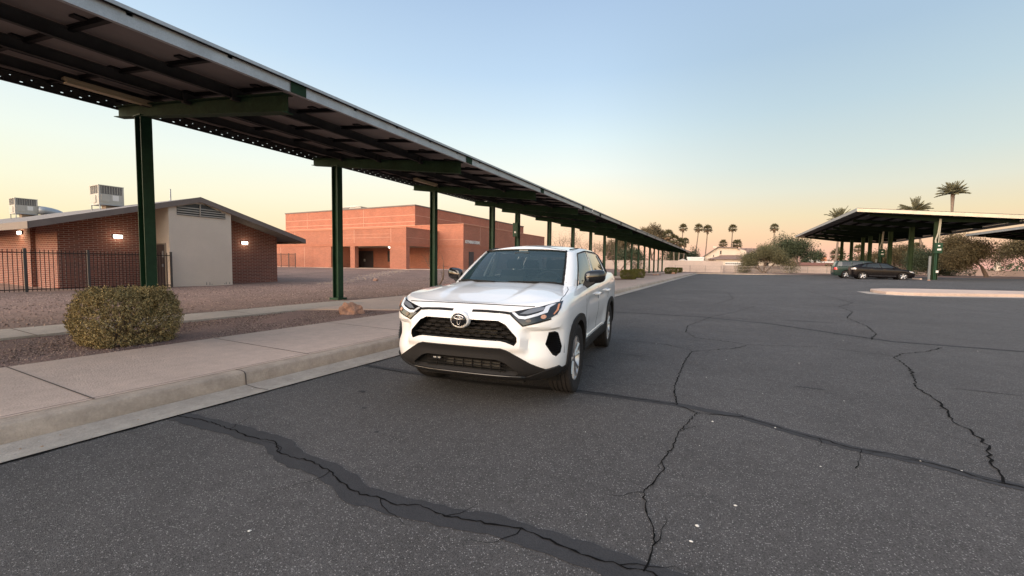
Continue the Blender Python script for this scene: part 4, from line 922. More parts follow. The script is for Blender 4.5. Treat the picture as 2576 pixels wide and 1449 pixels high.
# ------------------------------------------------------------------ walls, fence, houses at the far side
def blockwall(label, pts, y, th, mt=blockM, name='block_wall'):
    """pts: (x, z_top)"""
    x0 = pts[0][0]; mb = MB()
    for (xa, za), (xb, zb) in zip(pts, pts[1:]):
        if xb-xa < .02: continue
        mb.add([(xa, y, -.2), (xb, y, -.2), (xb, y, zb), (xa, y, za), (xa, y+th, -.2), (xb, y+th, -.2), (xb, y+th, zb), (xa, y+th, za)], [(0,1,2,3), (7,6,5,4), (3,2,6,7), (0,4,5,1), (0,3,7,4), (1,5,6,2)])
        mb.add([(xa-.02, y-.03, za+.003), (xb+.02, y-.03, zb+.003), (xb+.02, y+th+.03, zb+.003), (xa-.02, y+th+.03, za+.003), (xa-.02, y-.03, za+.07), (xb+.02, y-.03, zb+.07), (xb+.02, y+th+.03, zb+.07), (xa-.02, y+th+.03, za+.07)], [(0,3,2,1), (4,5,6,7), (0,1,5,4), (1,2,6,5), (2,3,7,6), (3,0,4,7)])
    for x in [pts[0][0]+4.9*k for k in range(int((pts[-1][0]-pts[0][0])/4.9)+1)]:
        z = min(b for a, b in pts); mb.box((x, y-.04, -.2), (x+.4, y-.003, z-.02))
    return tag(mb.build(name, mt), label, 'wall')
blockwall('taller tan block wall ending at the cream house garage', [(-45, 2.55), (-5, 2.50), (-.8, 2.46)], 97, .2)
blockwall('low pale block wall in front of the cream house garage and driveway', [(-.7, 1.62), (9, 1.62), (13.0, 1.60), (23, 1.60)], 100, .2)
blockwall('pinkish block wall behind the black car and the mesquite trees', [(23.1, 1.62), (33, 1.52), (41, 1.45), (41.01, 1.2), (75, 1.15)], 103.5, .2, mat('pink_block_wall', (.56,.42,.36), .9, noise=[(.3,.12),(4,.08)]))
cf = empty('chain_link_fence', (-9, 90, .1), 0, 'rusty chain link fence along the far edge of the parking lot', 'fence')
mb = MB()
for z in (.12, .72, 1.36): mb.box((0, -.018, z), (26, .018, z+.035))
mb.build('rails', chain, cf)
for k in range(10):
    mb = MB(); x = k*2.75; mb.tube([(x, 0, -.2), (x, 0, 1.45)], .045, 6); mb.build('fence_post', chain, cf)
mb = MB()
for k in range(150):
    x = k*.175; mb.add([(x, -.002, .12), (x+.009, -.002, .12), (x+.009+1.0*.3, -.002, 1.36), (x+.3, -.002, 1.36)], [(0, 1, 2, 3)])
    mb.add([(x+.3, .002, .12), (x+.309, .002, .12), (x+.009, .002, 1.36), (x, .002, 1.36)], [(0, 1, 2, 3)])
mb.build('wire_mesh', chain, cf)
# cream house with garage
hs = empty('cream_house', (0, 118, 0), 0, 'cream stucco house with brown tiled roofs and a wide garage door behind the low wall', 'house')
def hfin(mb, name, mats, parent=hs): mb.v = [(v[0], v[1]-118, v[2]) for v in mb.v]; return mb.build(name, mats, parent)
mb = MB(); mb.box((-2.7, 118, 0), (4.4, 126, 3.25)); mb.box((4.4, 119.5, 0), (12.5, 128, 3.2))
mb.prism([(-5.3, 0), (4.5, 0), (4.5, 5.4), (2.6, 6.05), (-1.9, 6.25), (-5.3, 3.75)], 120.2, 130, 'y'); hfin(mb, 'wall', creamM)
mb = MB()
def rp4(a, b, c, d, th=.14, mi=0): mb.add([a, b, c, d]+[(p[0], p[1], p[2]-th) for p in (a, b, c, d)], [(0,1,2,3), (7,6,5,4), (0,4,5,1), (1,5,6,2), (2,6,7,3), (3,7,4,0)], mi)
rp4((-4.1, 117.5, 3.32), (4.7, 117.5, 3.28), (3.4, 120.3, 4.2), (-1.4, 120.3, 4.12))
rp4((-4.1, 117.5, 3.32), (-1.4, 120.3, 4.12), (-1.4, 124, 4.12), (-4.1, 127, 3.32))
rp4((-1.6, 119.9, 4.16), (3.2, 119.9, 4.2), (4.6, 123.5, 6.2), (2.0, 123.5, 6.2))
rp4((3.2, 118.9, 3.4), (13.2, 118.9, 3.3), (10.5, 124, 6.0), (4.4, 124, 6.25))
rp4((4.4, 124, 6.25), (10.5, 124, 6.0), (13.2, 129, 3.3), (3.2, 130, 3.4))
hfin(mb, 'roof', tileM)
mb = MB()
def rp5(a, b): mb.add([(a[0], 119.7, a[1]), (b[0], 119.7, b[1]), (b[0], 130.2, b[1]), (a[0], 130.2, a[1]), (a[0], 119.7, a[1]+.2), (b[0], 119.7, b[1]+.2), (b[0], 130.2, b[1]+.2), (a[0], 130.2, a[1]+.2)], [(0,3,2,1), (4,5,6,7), (0,1,5,4), (1,2,6,5), (2,3,7,6), (3,0,4,7)])
rp5((-5.8, 3.45), (-1.95, 6.25)); rp5((-1.95, 6.25), (2.1, 6.12)); rp5((2.1, 6.12), (3.0, 5.6)); hfin(mb, 'gable_trim', fasciaM)
mb = MB(); mb.box((-3.2, 124, 6.3), (-2.2, 125, 6.75)); hfin(mb, 'chimney', creamM)
for a, b, n in ((-2.35, -.55, 4), (-.1, 3.65, 9)):
    mb = MB(); mb.box((a, 117.93, .1), (b, 117.999, 2.5), 0); st = (b-a)/n
    gdr = hfin(mb, 'garage_door', whiteM)
    mb = MB()
    for i in range(n): mb.box((a+st*(i+.18), 117.90, 2.0), (a+st*(i+.82), 117.93, 2.33))
    hfin(mb, 'door_windows', darkM, gdr)
for a, b, c, d, yy_ in ((-1.42, -1.05, 4.6, 5.5, 120.16), (-2.95, -2.75, 3.95, 4.4, 120.16), (5.3, 5.9, 1.7, 2.7, 119.46), (6.3, 7.2, 1.7, 2.6, 119.46), (8.5, 9.3, 1.7, 2.5, 119.46)):
    mb = MB(); mb.box((a, yy_, c), (b, yy_+.038, d), 0); mb.box((a-.08, yy_+.01, c-.08), (b+.08, yy_+.039, c), 1); hfin(mb, 'window', [darkM, fasciaM])
for x in (-2.5, 4.1):
    mb = MB(); mb.box((x, 117.85, 2.75), (x+.15, 117.998, 3.0)); hfin(mb, 'door_lamp', darkM)
fr_ = empty('flat_roof_house', (-8, 118, 0), 0, 'low white flat roofed house left of the cream house', 'house')
mb = MB(); mb.box((-1.0, 0, 0), (2.85, 9, 3.35)); mb.build('wall', whiteM, fr_)
mb = MB(); mb.box((-1.15, -.15, 3.35), (2.95, 9.1, 3.78)); mb.build('parapet', whiteM, fr_); fr_.location.x = -7.9
sh_ = empty('white_shed', (-10, 116, 0), 0, 'small white gabled roof peeking over the tan wall', 'shed')
mb = MB(); mb.prism([(-1.0, 0), (1.1, 0), (1.1, 2.7), (.1, 3.1), (-1.0, 2.7)], 0, 4, 'y'); mb.build('wall', whiteM, sh_)
mb = MB()
for a, b in (((-1.3, 2.62), (.1, 3.15)), ((.1, 3.15), (1.4, 2.62))): mb.add([(a[0], -.2, a[1]), (b[0], -.2, b[1]), (b[0], 4.2, b[1]), (a[0], 4.2, a[1]), (a[0], -.2, a[1]+.1), (b[0], -.2, b[1]+.1), (b[0], 4.2, b[1]+.1), (a[0], 4.2, a[1]+.1)], [(0,3,2,1), (4,5,6,7), (0,1,5,4), (1,2,6,5), (2,3,7,6), (3,0,4,7)])
mb.build('roof', whiteM, sh_)
lr = empty('red_roof_house', (20.5, 131, 0), 0, 'long low house with rust red tiled roof behind the wall left of the parked cars', 'house')
mb = MB(); mb.box((-5.2, 0, 0), (5.2, 7, 2.0)); mb.build('wall', creamM, lr)
mb = MB(); mb.prism([(-.5, 1.95), (7.5, 1.95), (4.5, 2.75), (2.5, 2.75)], -5.6, 5.6, 'x'); mb.build('roof', redroof, lr)
og = empty('orange_building', (31, 184, 0), 0, 'small distant orange building left of the right carport', 'building')
mb = MB(); mb.box((-1, 0, 0), (1, 6, 5.3)); mb.build('wall', orangeM, og); mb = MB(); mb.prism([(-1.2, 5.3), (1.2, 5.3), (.3, 5.8), (-.3, 5.8)], -.3, 6.3, 'y'); mb.build('roof', redroof, og)
mb = MB(); mb.box((-4.5, -1, 0), (-1.1, 6, 4.6)); mb.build('annex', whiteM, og)
wb = empty('white_low_building', (28, 160, 0), 0, 'long white flat roofed building far behind the green wagon', 'building')
mb = MB(); mb.box((-3, 0, 0), (4, 8, 2.9)); mb.build('wall', mat('grey_wall', (.3,.3,.3), .8), wb); mb = MB(); mb.box((-3.4, -.4, 2.9), (4.4, 8.4, 3.4)); mb.build('roof_edge', whiteM, wb)
far_ = [(-60, 170, 4.2), (60, 175, 5), (-120, 190, 5)]
def rv(x, y, L_, h, label):
    r = empty('travel_trailer', (x, y, .2), 0, label, 'trailer', 'white trailers beyond the wall')
    mb = MB(); mb.prism([(-L_/2, .5), (L_/2, .5), (L_/2, h-.2), (L_/2-.25, h), (-L_/2+.6, h), (-L_/2, h-.7)], 0, 2.3, 'y'); mb.build('body', whiteM, r)
    for a in (-L_/2+.45, L_/2-1.2):
        mb = MB(); mb.box((a, -.02, h-1.15), (a+.6, -.002, h-.6)); mb.build('window', darkM, r)
    mb = MB(); mb.lathe([(-.05, .0), (-.05, .3), (.15, .3), (.15, 0)], (.3, .1, .3), 'y', 14); mb.build('wheel', tyre, r)
rv(46.1, 147, 2.6, 3.0, 'small white trailer left of the meter box post'); rv(45.0, 135, 3.2, 3.2, 'larger white trailer half hidden by the meter box post')
aw = empty('cream_tank', (52, 127.5, 0), 0, 'small cream upright tank beyond the wall by the leaning mesquite', 'tank'); mb = MB(); mb.lathe([(0, .5), (2.6, .5), (3.0, .35), (3.2, .05)], (0, 0, 0), 'z', 14); mb.build('tank_body', creamM, aw)
# a far tree line that reads as one mass
tl = MB(); rt = random.Random(77)
for i in range(26000):
    a = rt.uniform(-1.45, 1.2); R__ = rt.uniform(215, 260); x = -sin(a)*R__; y = cos(a)*R__
    hmax = 4.5+2.0*sin(a*23)+1.5*sin(a*57+1); z = rt.uniform(0, 1)**.8*hmax
    leafq(tl, Vector((x, y, z)), rt.uniform(.25, .6), rt, 0, 1.0)
o = tl.build('distant_tree_line', leafDark); o['kind'] = 'stuff'
# ------------------------------------------------------------------ vehicles (local: x to the driver's left, y rearward, front axle at 0)
def smooth_curve(keys, n):
    """Catmull-Rom through 3-D keys, n samples per segment; returns points and parameter values"""
    P_ = [Vector(k) for k in keys]; out = []; us = []
    for i in range(len(P_)-1):
        p0 = P_[max(i-1, 0)]; p1, p2 = P_[i], P_[i+1]; p3 = P_[min(i+2, len(P_)-1)]
        for j in range(n):
            t = j/n; t2, t3 = t*t, t*t*t
            out.append(.5*((2*p1)+(p2-p0)*t+(2*p0-5*p1+4*p2-p3)*t2+(3*p1-p0-3*p2+p3)*t3)); us.append(i+t)
    out.append(P_[-1]); us.append(len(P_)-1)
    return out, us
class Body:
    """lower body as stacked plan outlines"""
    def __init__(s, lv, ztop, zt0, Lc, Lr, yr, crown, nz=26, disp=None, nf=26, ns=44, nr=16, wprof=None, ncr=3.0, nrr=3.0):
        zs = [lv[0][0]+(lv[-1][0]-lv[0][0])*i/nz for i in range(nz+1)]
        rows = []
        for z0 in zs:
            yf = interp([(l[0], l[1]) for l in lv], z0); Wd = interp([(l[0], l[2]) for l in lv], z0); yrr = interp(yr, z0)
            half = []
            for i in range(nf): th = pi/2*i/nf; half.append((Wd*sin(th)**(2/ncr), yf+Lc*(1-cos(th)**(2/ncr))))
            ya, yb = yf+Lc, yrr-Lr
            for i in range(ns): half.append((Wd, lerp(ya, yb, i/ns)))
            for i in range(nr+1): th = pi/2*(1-i/nr); half.append((Wd*sin(th)**(2/nrr) if i < nr else 0, yrr-Lr*(1-cos(th)**(2/nrr))))
            row = []
            for x, y in half:
                zt = ztop(y); z = z0 if z0 <= .45 else .45+(z0-.45)*(zt-.45)/(zt0-.45)
                if wprof: x = x*wprof(y, z, z0)
                dy = disp(x, z) if (disp and y < 0) else 0
                row.append(Vector((x, y+dy, z)))
            rows.append(row+[Vector((-p.x, p.y, p.z)) for p in row[-2:0:-1]])
        s.rows = rows; s.mb = MB(); n = len(rows[0]); s.n = n; hn = n//2
        s.mb.add([p for r in rows for p in r], [(k*n+i, k*n+(i+1)%n, (k+1)*n+(i+1)%n, (k+1)*n+i) for k in range(nz) for i in range(n)])
        # caps
        for k, top in ((nz, True), (0, False)):
            base = k*n; K = 48 if top else 8; grid = [[base]*(K+1)]
            for j in range(1, hn):
                a, b = rows[k][j], rows[k][n-j]; line = [base+j]
                for q in range(1, K):
                    t = q/K; p = a.lerp(b, t)
                    if top: p.z += crown(p.x/max(a.x, .01), p.y, a.x)
                    s.mb.v.append(tuple(p)); line.append(len(s.mb.v)-1)
                line.append(base+n-j); grid.append(line)
            grid.append([base+hn]*(K+1))
            for j in range(len(grid)-1):
                for q in range(K):
                    f = [grid[j][q], grid[j][q+1], grid[j+1][q+1], grid[j+1][q]]; g_ = []
                    for v in f:
                        if v not in g_: g_.append(v)
                    if not top: g_ = g_[::-1]
                    if len(g_) > 2: s.mb.f.append(tuple(g_)); s.mb.m.append(0)
    def bvh(s): return BVHTree.FromPolygons([Vector(v) for v in s.mb.v], s.mb.f)
def cut(obj, cutters):
    for c in cutters:
        md = obj.modifiers.new('cut', 'BOOLEAN'); md.operation = 'DIFFERENCE'; md.object = c; md.solver = 'EXACT'
    dg = bpy.context.evaluated_depsgraph_get(); me = bpy.data.meshes.new_from_object(obj.evaluated_get(dg))
    obj.modifiers.clear(); old = obj.data; obj.data = me; bpy.data.meshes.remove(old)
    for c in cutters: d = c.data; bpy.data.objects.remove(c); bpy.data.meshes.remove(d)
def patch(bvh, outline, mode, off, mt, name, parent, side=1, skirt=.02, maxe=.05, build=True, mb_out=None, mi=0):
    """outline in (x,z) for 'front', (y,z) for 'side', (x,y) for 'top'; laid on the body surface"""
    bm = bmesh.new()
    vs = [bm.verts.new((a, b, 0)) for a, b in outline]; f = bm.faces.new(vs); bmesh.ops.triangulate(bm, faces=[f])
    for _ in range(7):
        ed = [e for e in bm.edges if e.calc_length() > maxe]
        if not ed: break
        bmesh.ops.subdivide_edges(bm, edges=ed, cuts=1); bmesh.ops.triangulate(bm, faces=bm.faces[:])
    out = {}
    for v in bm.verts:
        a, b = v.co.x, v.co.y
        if mode == 'front': o, d = Vector((a, -3, b)), Vector((0, 1, 0))
        elif mode == 'side': o, d = Vector((3*side, a, b)), Vector((-side, 0, 0))
        else: o, d = Vector((a, b, 3)), Vector((0, 0, -1))
        h = bvh.ray_cast(o, d)
        if h[0] is None:
            h = bvh.find_nearest(Vector((a, -.9, b)) if mode == 'front' else Vector((.9*side, a, b)) if mode == 'side' else Vector((a, b, 1)))
        nrm = h[1] if h[1].dot(d) < 0 else -h[1]
        out[v] = (h[0]+nrm*off, h[0]-nrm*skirt, nrm)
    for v, (p, q, n_) in out.items(): v.co = p
    bed = [e for e in bm.edges if len(e.link_faces) == 1]
    if skirt:
        r = bmesh.ops.extrude_edge_only(bm, edges=bed); nv = [g for g in r['geom'] if isinstance(g, bmesh.types.BMVert)]
        tree_ = [(p, q) for p, q, n_ in out.values()]
        for v in nv:
            p, q = min(tree_, key=lambda t: (t[0]-v.co).length_squared); v.co = q
    bmesh.ops.recalc_face_normals(bm, faces=bm.faces[:])
    me = bpy.data.meshes.new(name); bm.to_mesh(me); bm.free(); me.materials.append(mt); me.shade_smooth(); me.set_sharp_from_angle(angle=RD(35))
    return link(name, me, parent)
def line_poly(pts, w):
    """closed thin polygon around a polyline"""
    P_ = [Vector(p) for p in pts]; a = []; b = []
    for i, p in enumerate(P_):
        d = (P_[min(i+1, len(P_)-1)]-P_[max(i-1, 0)]).normalized(); n = Vector((-d.y, d.x))*w/2; a.append(tuple(p+n)); b.append(tuple(p-n))
    return a+b[::-1]
def ringpatch(bvh, outer, inner, mode, off, mt, name, parent, side=1, skirt=.02, closed=True, maxe=.08):
    """band between two matching outlines, one mesh"""
    n = len(outer); parts = []
    for i in range(n if closed else n-1):
        j = (i+1) % n
        parts.append([outer[i], outer[j], inner[j], inner[i]])
    bm = bmesh.new(); cache = {}
    def proj_(a, b):
        k = (round(a, 5), round(b, 5))
        if k in cache: return cache[k]
        if mode == 'front': o, d = Vector((a, -3, b)), Vector((0, 1, 0))
        else: o, d = Vector((3*side, a, b)), Vector((-side, 0, 0))
        h = bvh.ray_cast(o, d)
        if h[0] is None: h = bvh.find_nearest(Vector((a, -.9, b)) if mode == 'front' else Vector((.9*side, a, b)))
        nrm = h[1] if h[1].dot(d) < 0 else -h[1]
        cache[k] = (bm.verts.new(h[0]+nrm*off), bm.verts.new(h[0]-nrm*skirt)); return cache[k]
    def sub(a, b, t): return (lerp(a[0], b[0], t), lerp(a[1], b[1], t))
    for o0, o1, i1, i0 in parts:
        nu = max(1, int(math.hypot(o1[0]-o0[0], o1[1]-o0[1])/maxe)); nv = 3
        g_ = [[proj_(*sub(sub(o0, o1, u/nu), sub(i0, i1, u/nu), v/nv)) for u in range(nu+1)] for v in range(nv+1)]
        for v in range(nv):
            for u in range(nu):
                try: bm.faces.new([g_[v][u][0], g_[v][u+1][0], g_[v+1][u+1][0], g_[v+1][u][0]])
                except ValueError: pass
        for v in (0, nv):
            for u in range(nu):
                try: bm.faces.new([g_[v][u][0], g_[v][u+1][0], g_[v][u+1][1], g_[v][u][1]])
                except ValueError: pass
    bm.verts.ensure_lookup_table()
    for v in [v for v in bm.verts if not v.link_faces]: bm.verts.remove(v)
    bmesh.ops.recalc_face_normals(bm, faces=bm.faces[:])
    me = bpy.data.meshes.new(name); bm.to_mesh(me); bm.free(); me.materials.append(mt); me.shade_smooth(); me.set_sharp_from_angle(angle=RD(40))
    return link(name, me, parent)
def wheel(parent, x, y, R__, w, side, rimr, kind='suv'):
    ro = empty('wheel', (x, y, R__)); ro.parent = parent
    s = side
    mb = MB(); o = w/2
    pr = [(-o*.80, rimr), (-o*.95, R__*.80), (-o, R__*.88), (-o*.93, R__*.965), (-o*.80, R__*.992)]
    gr = []
    for i, gx_ in enumerate((-.55, -.2, .2, .55)):
        gr += [(o*(gx_-.045), R__*(.998+.002*(abs(gx_) < .3))), (o*(gx_-.04), R__-.010), (o*(gx_+.04), R__-.010), (o*(gx_+.045), R__*(.998+.002*(abs(gx_) < .3)))]
    pr += gr+[(o*.80, R__*.992), (o*.93, R__*.965), (o, R__*.88), (o*.95, R__*.80), (o*.80, rimr)]
    mb.lathe(pr, (0, 0, 0), 'x', 56)
    t = mb.build('tyre', tyre, ro, smooth=True, sharp=25)
    mb = MB(); mb.lathe([(-o*.8*s, rimr), (s*o*.2, rimr*.90), (s*o*.55, rimr*.93), (s*o*.78, rimr*.985), (s*o*.82, rimr*1.03), (s*o*.76, rimr*1.05)], (0, 0, 0), 'x', 40, 0)
    ns = 5
    for k in range(ns):
        a = 2*pi*k/ns+pi/2
        for da in ((-.20, .20) if kind == 'suv' else (0,)):
            wd0, wd1 = (.032, .045) if kind == 'suv' else (.05, .09)
            c0, c1 = a+da*.6, a+da*1.25; d0 = Vector((0, cos(c0), sin(c0))); d1 = Vector((0, cos(c1), sin(c1))); n0 = Vector((0, -sin(c0), cos(c0))); n1 = Vector((0, -sin(c1), cos(c1)))
            p0 = d0*rimr*.16+Vector((s*o*.60, 0, 0)); p1 = d1*rimr*.97+Vector((s*o*.74, 0, 0)); th = Vector((-s*.035, 0, 0)); rr = Vector((s*.012, 0, 0))
            mb.add([p0-n0*wd0/2, p0+rr, p0+n0*wd0/2, p1-n1*wd1/2, p1+rr, p1+n1*wd1/2, p0-n0*wd0/2+th, p0+n0*wd0/2+th, p1-n1*wd1/2+th, p1+n1*wd1/2+th], [(0, 3, 4, 1), (1, 4, 5, 2), (0, 6, 8, 3), (2, 5, 9, 7), (6, 7, 9, 8)], 0)
    mb.lathe([(s*o*.50, rimr*.24), (s*o*.66, rimr*.22), (s*o*.72, rimr*.15), (s*o*.73, .001)], (0, 0, 0), 'x', 20, 0)
    mb.lathe([(s*o*.0, rimr*.55), (s*o*.02, rimr*.50), (s*o*.02, .001)], (0, 0, 0), 'x', 24, 1)   # brake disc
    mb.lathe([(s*o*-.15, rimr*.92), (s*o*-.15, .001)], (0, 0, 0), 'x', 24, 2)
    mb.build('rim', [alloy, galv, voidm], ro, smooth=True, sharp=30)
    return ro
def greenhouse(parent, belt, roof, win, mats_, crown=.06, bulge=.018, n=5, gap=.02):
    """belt/roof: matching key curves front centre -> right side -> rear centre; win: list of (name,u0,u1,s0,s1,mat)"""
    Bp, us = smooth_curve(belt, n); Rp, _ = smooth_curve(roof, n); ns_ = 8
    ug = sorted(set([round(u, 4) for u in us]+[round(w_[k], 4) for w_ in win for k in (1, 2)])); 
    def ev(c, u):
        u = min(max(u, 0), len(belt)-1); i = min(int(u*n), len(c)-2); return c[i].lerp(c[i+1], u*n-i)
    sg = sorted(set([i/ns_ for i in range(ns_+1)]+[w_[k] for w_ in win for k in (3, 4)]))
    def Sp(u, s):
        b, r = ev(Bp, u), ev(Rp, u); p = b.lerp(r, s); c = Vector((0, 1.7, p.z)); o = (p-c); o.z = 0; o.normalize(); return p+o*bulge*4*s*(1-s)
    mbs = {}
    for sx in (1, -1):
        for i in range(len(ug)-1):
            for j in range(len(sg)-1):
                uc, sc_ = (ug[i]+ug[i+1])/2, (sg[j]+sg[j+1])/2; nm = 'frame'; inset = 0
                for w_ in win:
                    if w_[1] < uc < w_[2] and w_[3] < sc_ < w_[4]: nm = w_[0]+('' if w_[2] <= 2.6 or w_[1] >= 7.8 else str(sx)); break
                q = [Sp(ug[i], sg[j]), Sp(ug[i+1], sg[j]), Sp(ug[i+1], sg[j+1]), Sp(ug[i], sg[j+1])]
                q = [Vector((p.x*sx, p.y, p.z)) for p in q]
                if sx < 0: q = q[::-1]
                mbs.setdefault(nm, MB()).add(q, [(0, 1, 2, 3)])
    # roof skin
    rv_ = mbs.setdefault('roof', MB()); K = 14; k = len(Rp); vs = []
    for p in Rp:
        for q in range(K+1):
            t = 1-2*q/K; 
            vs.append((p.x*t, p.y, p.z+crown*(1-t*t)*min(1, abs(p.x)/.5)))
    rv_.add(vs, [(i*(K+1)+q, i*(K+1)+q+1, (i+1)*(K+1)+q+1, (i+1)*(K+1)+q) for i in range(k-1) for q in range(K)])
    for nm, mb in mbs.items():
        base = nm.rstrip('-1'); mm = mats_[base]
        bm = bmesh.new(); me = bpy.data.meshes.new(base); me.from_pydata(mb.v, [], mb.f); bm.from_mesh(me)
        bmesh.ops.remove_doubles(bm, verts=bm.verts[:], dist=.0006)
        bmesh.ops.recalc_face_normals(bm, faces=bm.faces[:])
        if base not in ('frame', 'roof'):
            for v in bm.verts: c = Vector((0, 1.7, v.co.z)); v.co += (c-v.co).normalized()*.006
        bm.to_mesh(me); bm.free(); me.materials.append(mm); me.shade_smooth(); me.set_sharp_from_angle(angle=RD(40))
        o = link({'frame': 'window_frame', 'roof': 'roof_panel'}.get(base, base), me, parent)
        if base in ('frame', 'roof'):
            sm = o.modifiers.new('thick', 'SOLIDIFY'); sm.thickness = .02; sm.offset = -1 
    return Sp
# ---- the white compact SUV
suv = empty('white_suv', (-2.246, 4.09, 0), RD(6.75), 'white compact SUV parked nose forward beside the kerb, in the middle of the photo', 'car', sc=.985)
LV = [(.27,-.74,.80), (.31,-.83,.865), (.36,-.885,.895), (.42,-.915,.905), (.50,-.93,.912), (.62,-.932,.918), (.75,-.925,.922), (.84,-.912,.925), (.90,-.895,.920), (.94,-.870,.905), (.965,-.84,.885), (.985,-.80,.855)]
def ztop(y): return interp([(-.93,.975), (-.75,.990), (-.5,1.03), (-.2,1.062), (.1,1.083), (.5,1.10), (1.2,1.125), (2.0,1.155), (2.8,1.20), (3.4,1.235), (3.7,1.235)], y)
HEX = [(-.372,.846), (.372,.846), (.44,.815), (.545,.705), (.548,.665), (.525,.628), (.45,.655), (.40,.665), (-.40,.665), (-.45,.655), (-.525,.628), (-.548,.665), (-.545,.705), (-.44,.815)]
def hexd(x, z):
    ax = abs(x); return max(z-.85, .635-z, (ax-.37-(.846-z)*.98)*.72, ax-.55)
def disp(x, z):
    d = 0; h = hexd(x, z)
    if z < .93: d -= .028*(1-ss((h-.035)/.05))
    ax = abs(x)
    d += .040*ss((.785-z)/.025)*ss((z-.46)/.22)*ss((ax-.575)/.05)*(1-ss((ax-.865)/.05))
    if z > .86: d -= .012*(1-ss(abs(ax)/.16))
    return d
def wprof(y, z, z0):
    k = 1.0
    # fender bulges over each axle, slimmer doors with a rising crease
    f = max(math.exp(-((y-.0)/.52)**2), math.exp(-((y-2.69)/.58)**2))
    k += .012*f-.010
    if .5 < y < 2.25:
        e = ss((y-.5)/.3)*ss((2.25-y)/.3); k -= .030*e*ss((.62-abs(z-.62))/.62)*ss((.80-z)/.25)
        k -= .020*e*math.exp(-((z-.93)/.035)**2)
    return k
def crown(t, y, ax):
    c = .045*ss((y+.85)/.7)+.018*ss((y+.2)/.5); v = c*(1-t*t)
    # raised power-line edges on the bonnet
    if y < .35: v += .016*ss((y+.80)/.35)*(ss((abs(t)-.44)/.05)-.95*ss((abs(t)-.62)/.30))
    if y > .35: v = min(v, .03)
    return v
B_ = Body(LV, ztop, .985, .55, .42, [(.27,3.50),(.4,3.60),(.8,3.66),(.985,3.60)], crown, disp=disp, wprof=wprof, nz=34, nf=36, ns=50)
bv = B_.bvh()
body = B_.mb.build('body', [paint, voidm], suv)
def cutter(pts, a, b, ax):
    mb = MB(); mb.prism(pts, a, b, ax); o = mb.build('cutter', [paint, voidm]); bm = bmesh.new(); bm.from_mesh(o.data); bmesh.ops.recalc_face_normals(bm, faces=bm.faces[:])
    for f in bm.faces: f.material_index = 1
    bm.to_mesh(o.data); bm.free(); o.parent = suv; return o
def circ(cy, cz, r, n=40): return [(cy+r*cos(2*pi*i/n), cz+r*sin(2*pi*i/n)) for i in range(n)]
LOW = [(-.35,.495), (.35,.495), (.42,.475), (.535,.395), (.545,.372), (.51,.352), (-.51,.352), (-.545,.372), (-.535,.395), (-.42,.475)]
FOG = [(.79,.742), (.835,.748), (.858,.730), (.885,.60), (.878,.545), (.85,.515), (.825,.535), (.765,.635)]
cs = [cutter(HEX, -1.2, -.78, 'y'), cutter(LOW, -1.2, -.76, 'y'), cutter(FOG, -1.2, -.55, 'y'), cutter([(-x, z) for x, z in FOG], -1.2, -.55, 'y')]
for sx in (1, -1):
    for yy_ in (0, 2.69):
        a, b = (.60, 1.2) if sx > 0 else (-1.2, -.60); cs.append(cutter(circ(yy_, .37, .415), a, b, 'x'))
bpy.context.view_layer.update()
cut(body, cs)
body.data.materials.append(blackpl)
for p_ in body.data.polygons:
    c_ = p_.center
    if p_.material_index == 0 and ((c_.z < .405 and c_.y < -.35) or c_.z < .30): p_.material_index = 2
body.data.shade_smooth(); body.data.set_sharp_from_angle(angle=RD(32))
# grille: recessed black insert with staggered hexagonal bars
mb = MB(); mb.prism([(x*.99, z) for x, z in HEX], -.80, -.785, 'y')
gi = mb.build('grille', grillem, suv)
mb = MB()
for r in range(6):
    z = .655+.0365*r
    wmax = .56 if z < .70 else .56-(z-.70)*1.15
    k = int(wmax*2/.105)+2
    for i in range(-k, k+1):
        x0 = i*.105+(.0525 if r % 2 else 0); yc = -.905+.10*(abs(x0)/.8)**2.2
        pts = [(-.052, .006), (-.030, .006), (-.022, .013), (.022, .013), (.030, .006), (.052, .006), (.052, -.002), (.030, -.002), (.022, -.008), (-.022, -.008), (-.030, -.002), (-.052, -.002)]
        pts = [(x0+a, z+b) for a, b in pts]
        if max(abs(p[0]) for p in pts) > wmax: continue
        n = len(pts); fr = yc-.0
        mb.add([(a, fr, b) for a, b in pts]+[(a, fr+.05, b-.012) for a, b in pts], [tuple(range(n))]+[(i_, (i_+1) % n, (i_+1) % n+n, i_+n) for i_ in range(n)])
    for xx in (-.2, .2): pass
mb.build('grille_bars', grillem, gi, smooth=False)
mb = MB()
for z in (.675, .70, .725): mb.box((-.22, -.83, z), (.33, -.822, z+.014))
mb.build('radiator', radm, gi)
# lower intake
LOB = MB(); LOB.prism([(x*.99, z) for x, z in LOW], -.80, -.765, 'y'); li = LOB.build('lower_intake', voidm, suv)
mb = MB()
for z in (.373, .400, .428, .455): mb.box((-.40, -.865, z), (.42, -.85, z+.006), 0)
for i in range(8): mb.box((-.30+i*.095, -.86, .36), (-.293+i*.095, -.845, .46), 0)
mb.box((-.22, -.835, .388), (.36, -.83, .445), 1); mb.box((-.34, -.85, .435), (-.26, -.83, .450), 2)
mb.build('intake_mesh', [grillem, radm, galv], li)
